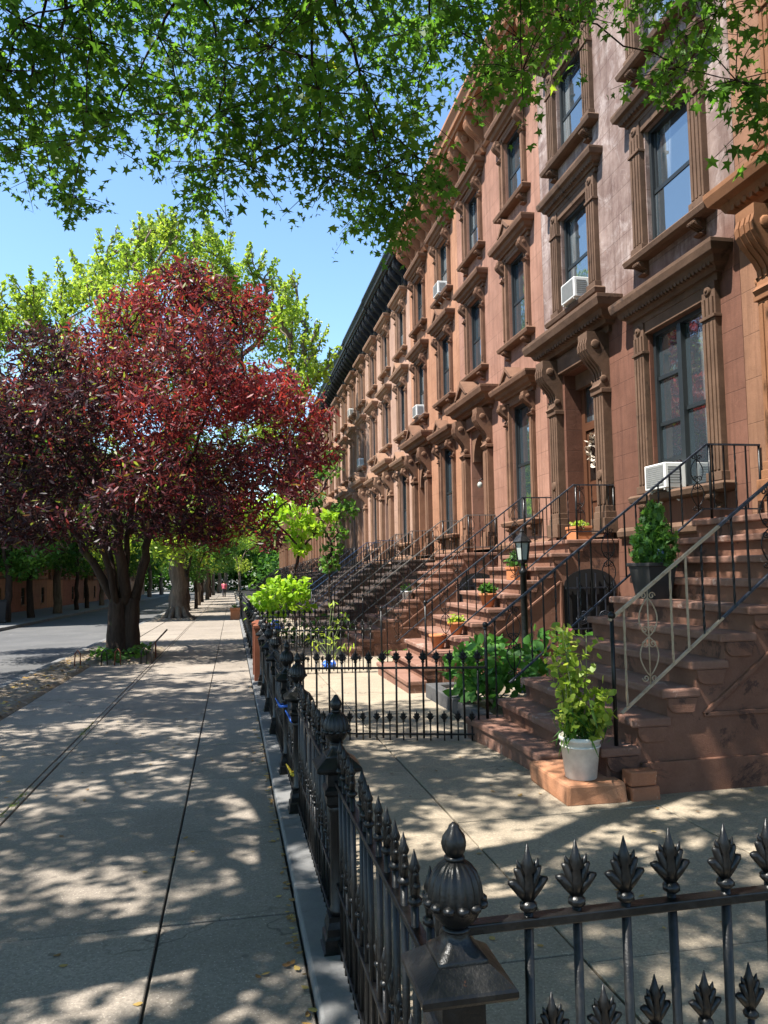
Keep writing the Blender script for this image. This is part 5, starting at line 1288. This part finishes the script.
# ------------------------------------------------------------------ the walker
def person():
    t = thing('person', 'person in a pink top and dark trousers walking away far down the sidewalk', 'person', (-.85, 84, gz(84)), .1)
    v = [(0, 0, .95), (0, 0, 1.18), (0, .02, 1.38), (0, .02, 1.50), (0, .03, 1.62), (0, .04, 1.72),
         (.10, 0, .90), (.11, .10, .50), (.11, -.02, .09), (.11, .12, .04), (-.10, 0, .90), (-.11, .02, .50), (-.11, -.24, .14), (-.11, -.14, .05),
         (.19, .02, 1.40), (.25, -.06, 1.13), (.25, .06, .90), (.25, .09, .80), (-.19, .02, 1.40), (-.25, .06, 1.13), (-.25, .20, .93), (-.25, .24, .84)]
    e = [(0, 1), (1, 2), (2, 3), (3, 4), (4, 5), (0, 6), (6, 7), (7, 8), (8, 9), (0, 10), (10, 11), (11, 12), (12, 13), (2, 14), (14, 15), (15, 16), (16, 17), (2, 18), (18, 19), (19, 20), (20, 21)]
    r = [.15, .14, .15, .06, .09, .085, .09, .065, .045, .04, .09, .065, .045, .04, .06, .045, .035, .04, .06, .045, .035, .04]
    def skin(nm, scale, mat, keep):
        me = bpy.data.meshes.new(nm); me.from_pydata(v, e, []); o = bpy.data.objects.new(nm, me); C.objects.link(o); o.parent = t
        s = o.modifiers.new('skin', 'SKIN')
        for i, q in enumerate(me.skin_vertices[0].data if me.skin_vertices else []): pass
        return o
    def part(nm, idx, scale, mat):
        m = {j: i for i, j in enumerate(idx)}
        me = bpy.data.meshes.new(nm); me.from_pydata([v[j] for j in idx], [(m[a], m[b]) for a, b in e if a in m and b in m], [])
        me.materials.append(M[mat]); o = bpy.data.objects.new(nm, me); C.objects.link(o); o.parent = t
        o.modifiers.new('skin', 'SKIN'); sub = o.modifiers.new('sub', 'SUBSURF'); sub.levels = 1; sub.render_levels = 1
        if not me.skin_vertices:
            me.attributes  # layer is made by the modifier operator only; fall back below
        return o, me, idx, scale
    # body as joined tapered limbs: one lathe-like mesh per garment
    def limbs(mb, chain, k=1.0):
        mb.tube([v[j] for j in chain], [r[j] * k for j in chain], 10)
    b = MB(); limbs(b, [0, 1, 2, 3, 4]); limbs(b, [2, 14, 15, 16, 17]); limbs(b, [2, 18, 19, 20, 21]); limbs(b, [0, 6, 7, 8, 9]); limbs(b, [0, 10, 11, 12, 13]); b.ball((0, .04, 1.63), .10, 12, 8, (.85, 1, 1.2))
    body = b.build('body', 'skin', t)
    rm = body.modifiers.new('remesh', 'REMESH'); rm.mode = 'VOXEL'; rm.voxel_size = .02
    s = MB(); s.tube([(0, 0, .90), (0, 0, 1.0), (0, 0, 1.2), (0, .02, 1.36), (0, .02, 1.46)], [.185, .18, .165, .18, .09], 14); s.tube([v[2], v[14], v[15]], [.09, .085, .06], 10); s.tube([v[2], v[18], v[19]], [.09, .085, .06], 10); s.build('shirt', 'pink', t)
    s = MB(); s.tube([v[0], v[6], v[7], v[8]], [.16, .115, .085, .065], 10); s.tube([v[0], v[10], v[11], v[12]], [.16, .115, .085, .065], 10); s.build('trousers', 'trouser', t)
    MB().ball((0, .01, 1.66), .112, 12, 8, (.9, .9, 1.05)).build('hair', 'hair', t)
person()

# ------------------------------------------------------------------ light, sky, camera
SUN = Vector((-.95, -.22, 0)).normalized() * math.cos(math.radians(60)) + Vector((0, 0, math.sin(math.radians(60))))
w = bpy.data.worlds.new('World'); bpy.context.scene.world = w; w.use_nodes = True
nt = w.node_tree; bg = nt.nodes['Background']; sky = nt.nodes.new('ShaderNodeTexSky'); sky.sky_type = 'NISHITA'; sky.sun_disc = False
sky.sun_elevation = math.radians(60); sky.sun_rotation = math.atan2(SUN.x, SUN.y); sky.air_density = 1.0; sky.dust_density = .2; sky.ozone_density = 1.0
tint = nt.nodes.new('ShaderNodeMix'); tint.data_type = 'RGBA'; tint.blend_type = 'MULTIPLY'; tint.inputs[0].default_value = 1
tint.inputs[7].default_value = (.89, 1.02, 1.08, 1); nt.links.new(sky.outputs[0], tint.inputs[6])
nt.links.new(tint.outputs[2], bg.inputs[0]); bg.inputs[1].default_value = .10
sl = bpy.data.lights.new('sun', 'SUN'); sl.energy = 5.0; sl.angle = math.radians(.53); sl.color = (1, .955, .885)
so = bpy.data.objects.new('sun', sl); C.objects.link(so); so.rotation_euler = SUN.to_track_quat('Z', 'Y').to_euler(); so.location = (0, 0, 30)
cam = bpy.data.cameras.new('camera'); co = bpy.data.objects.new('camera', cam); C.objects.link(co)
cam.sensor_fit = 'VERTICAL'; cam.sensor_height = 34.6; cam.sensor_width = 25.95; cam.lens = 770 / 1024 * 34.6; cam.clip_end = 5000; cam.clip_start = .05
co.location = (0, 0, 1.6)
co.rotation_mode = 'QUATERNION'
co.rotation_quaternion = (Matrix.Rotation(-math.radians(11.2), 3, 'Z') @ Matrix.Rotation(math.radians(90 + 4.05), 3, 'X') @ Matrix.Rotation(-math.radians(1.0), 3, 'Z')).to_quaternion()
sc = bpy.context.scene; sc.camera = co
sc.view_settings.view_transform = 'Standard'; sc.view_settings.look = 'None'; sc.view_settings.exposure = 1.58; sc.view_settings.gamma = 1
sc.render.engine = 'CYCLES'; sc.cycles.max_bounces = 6; sc.cycles.transparent_max_bounces = 6; sc.cycles.use_denoising = True
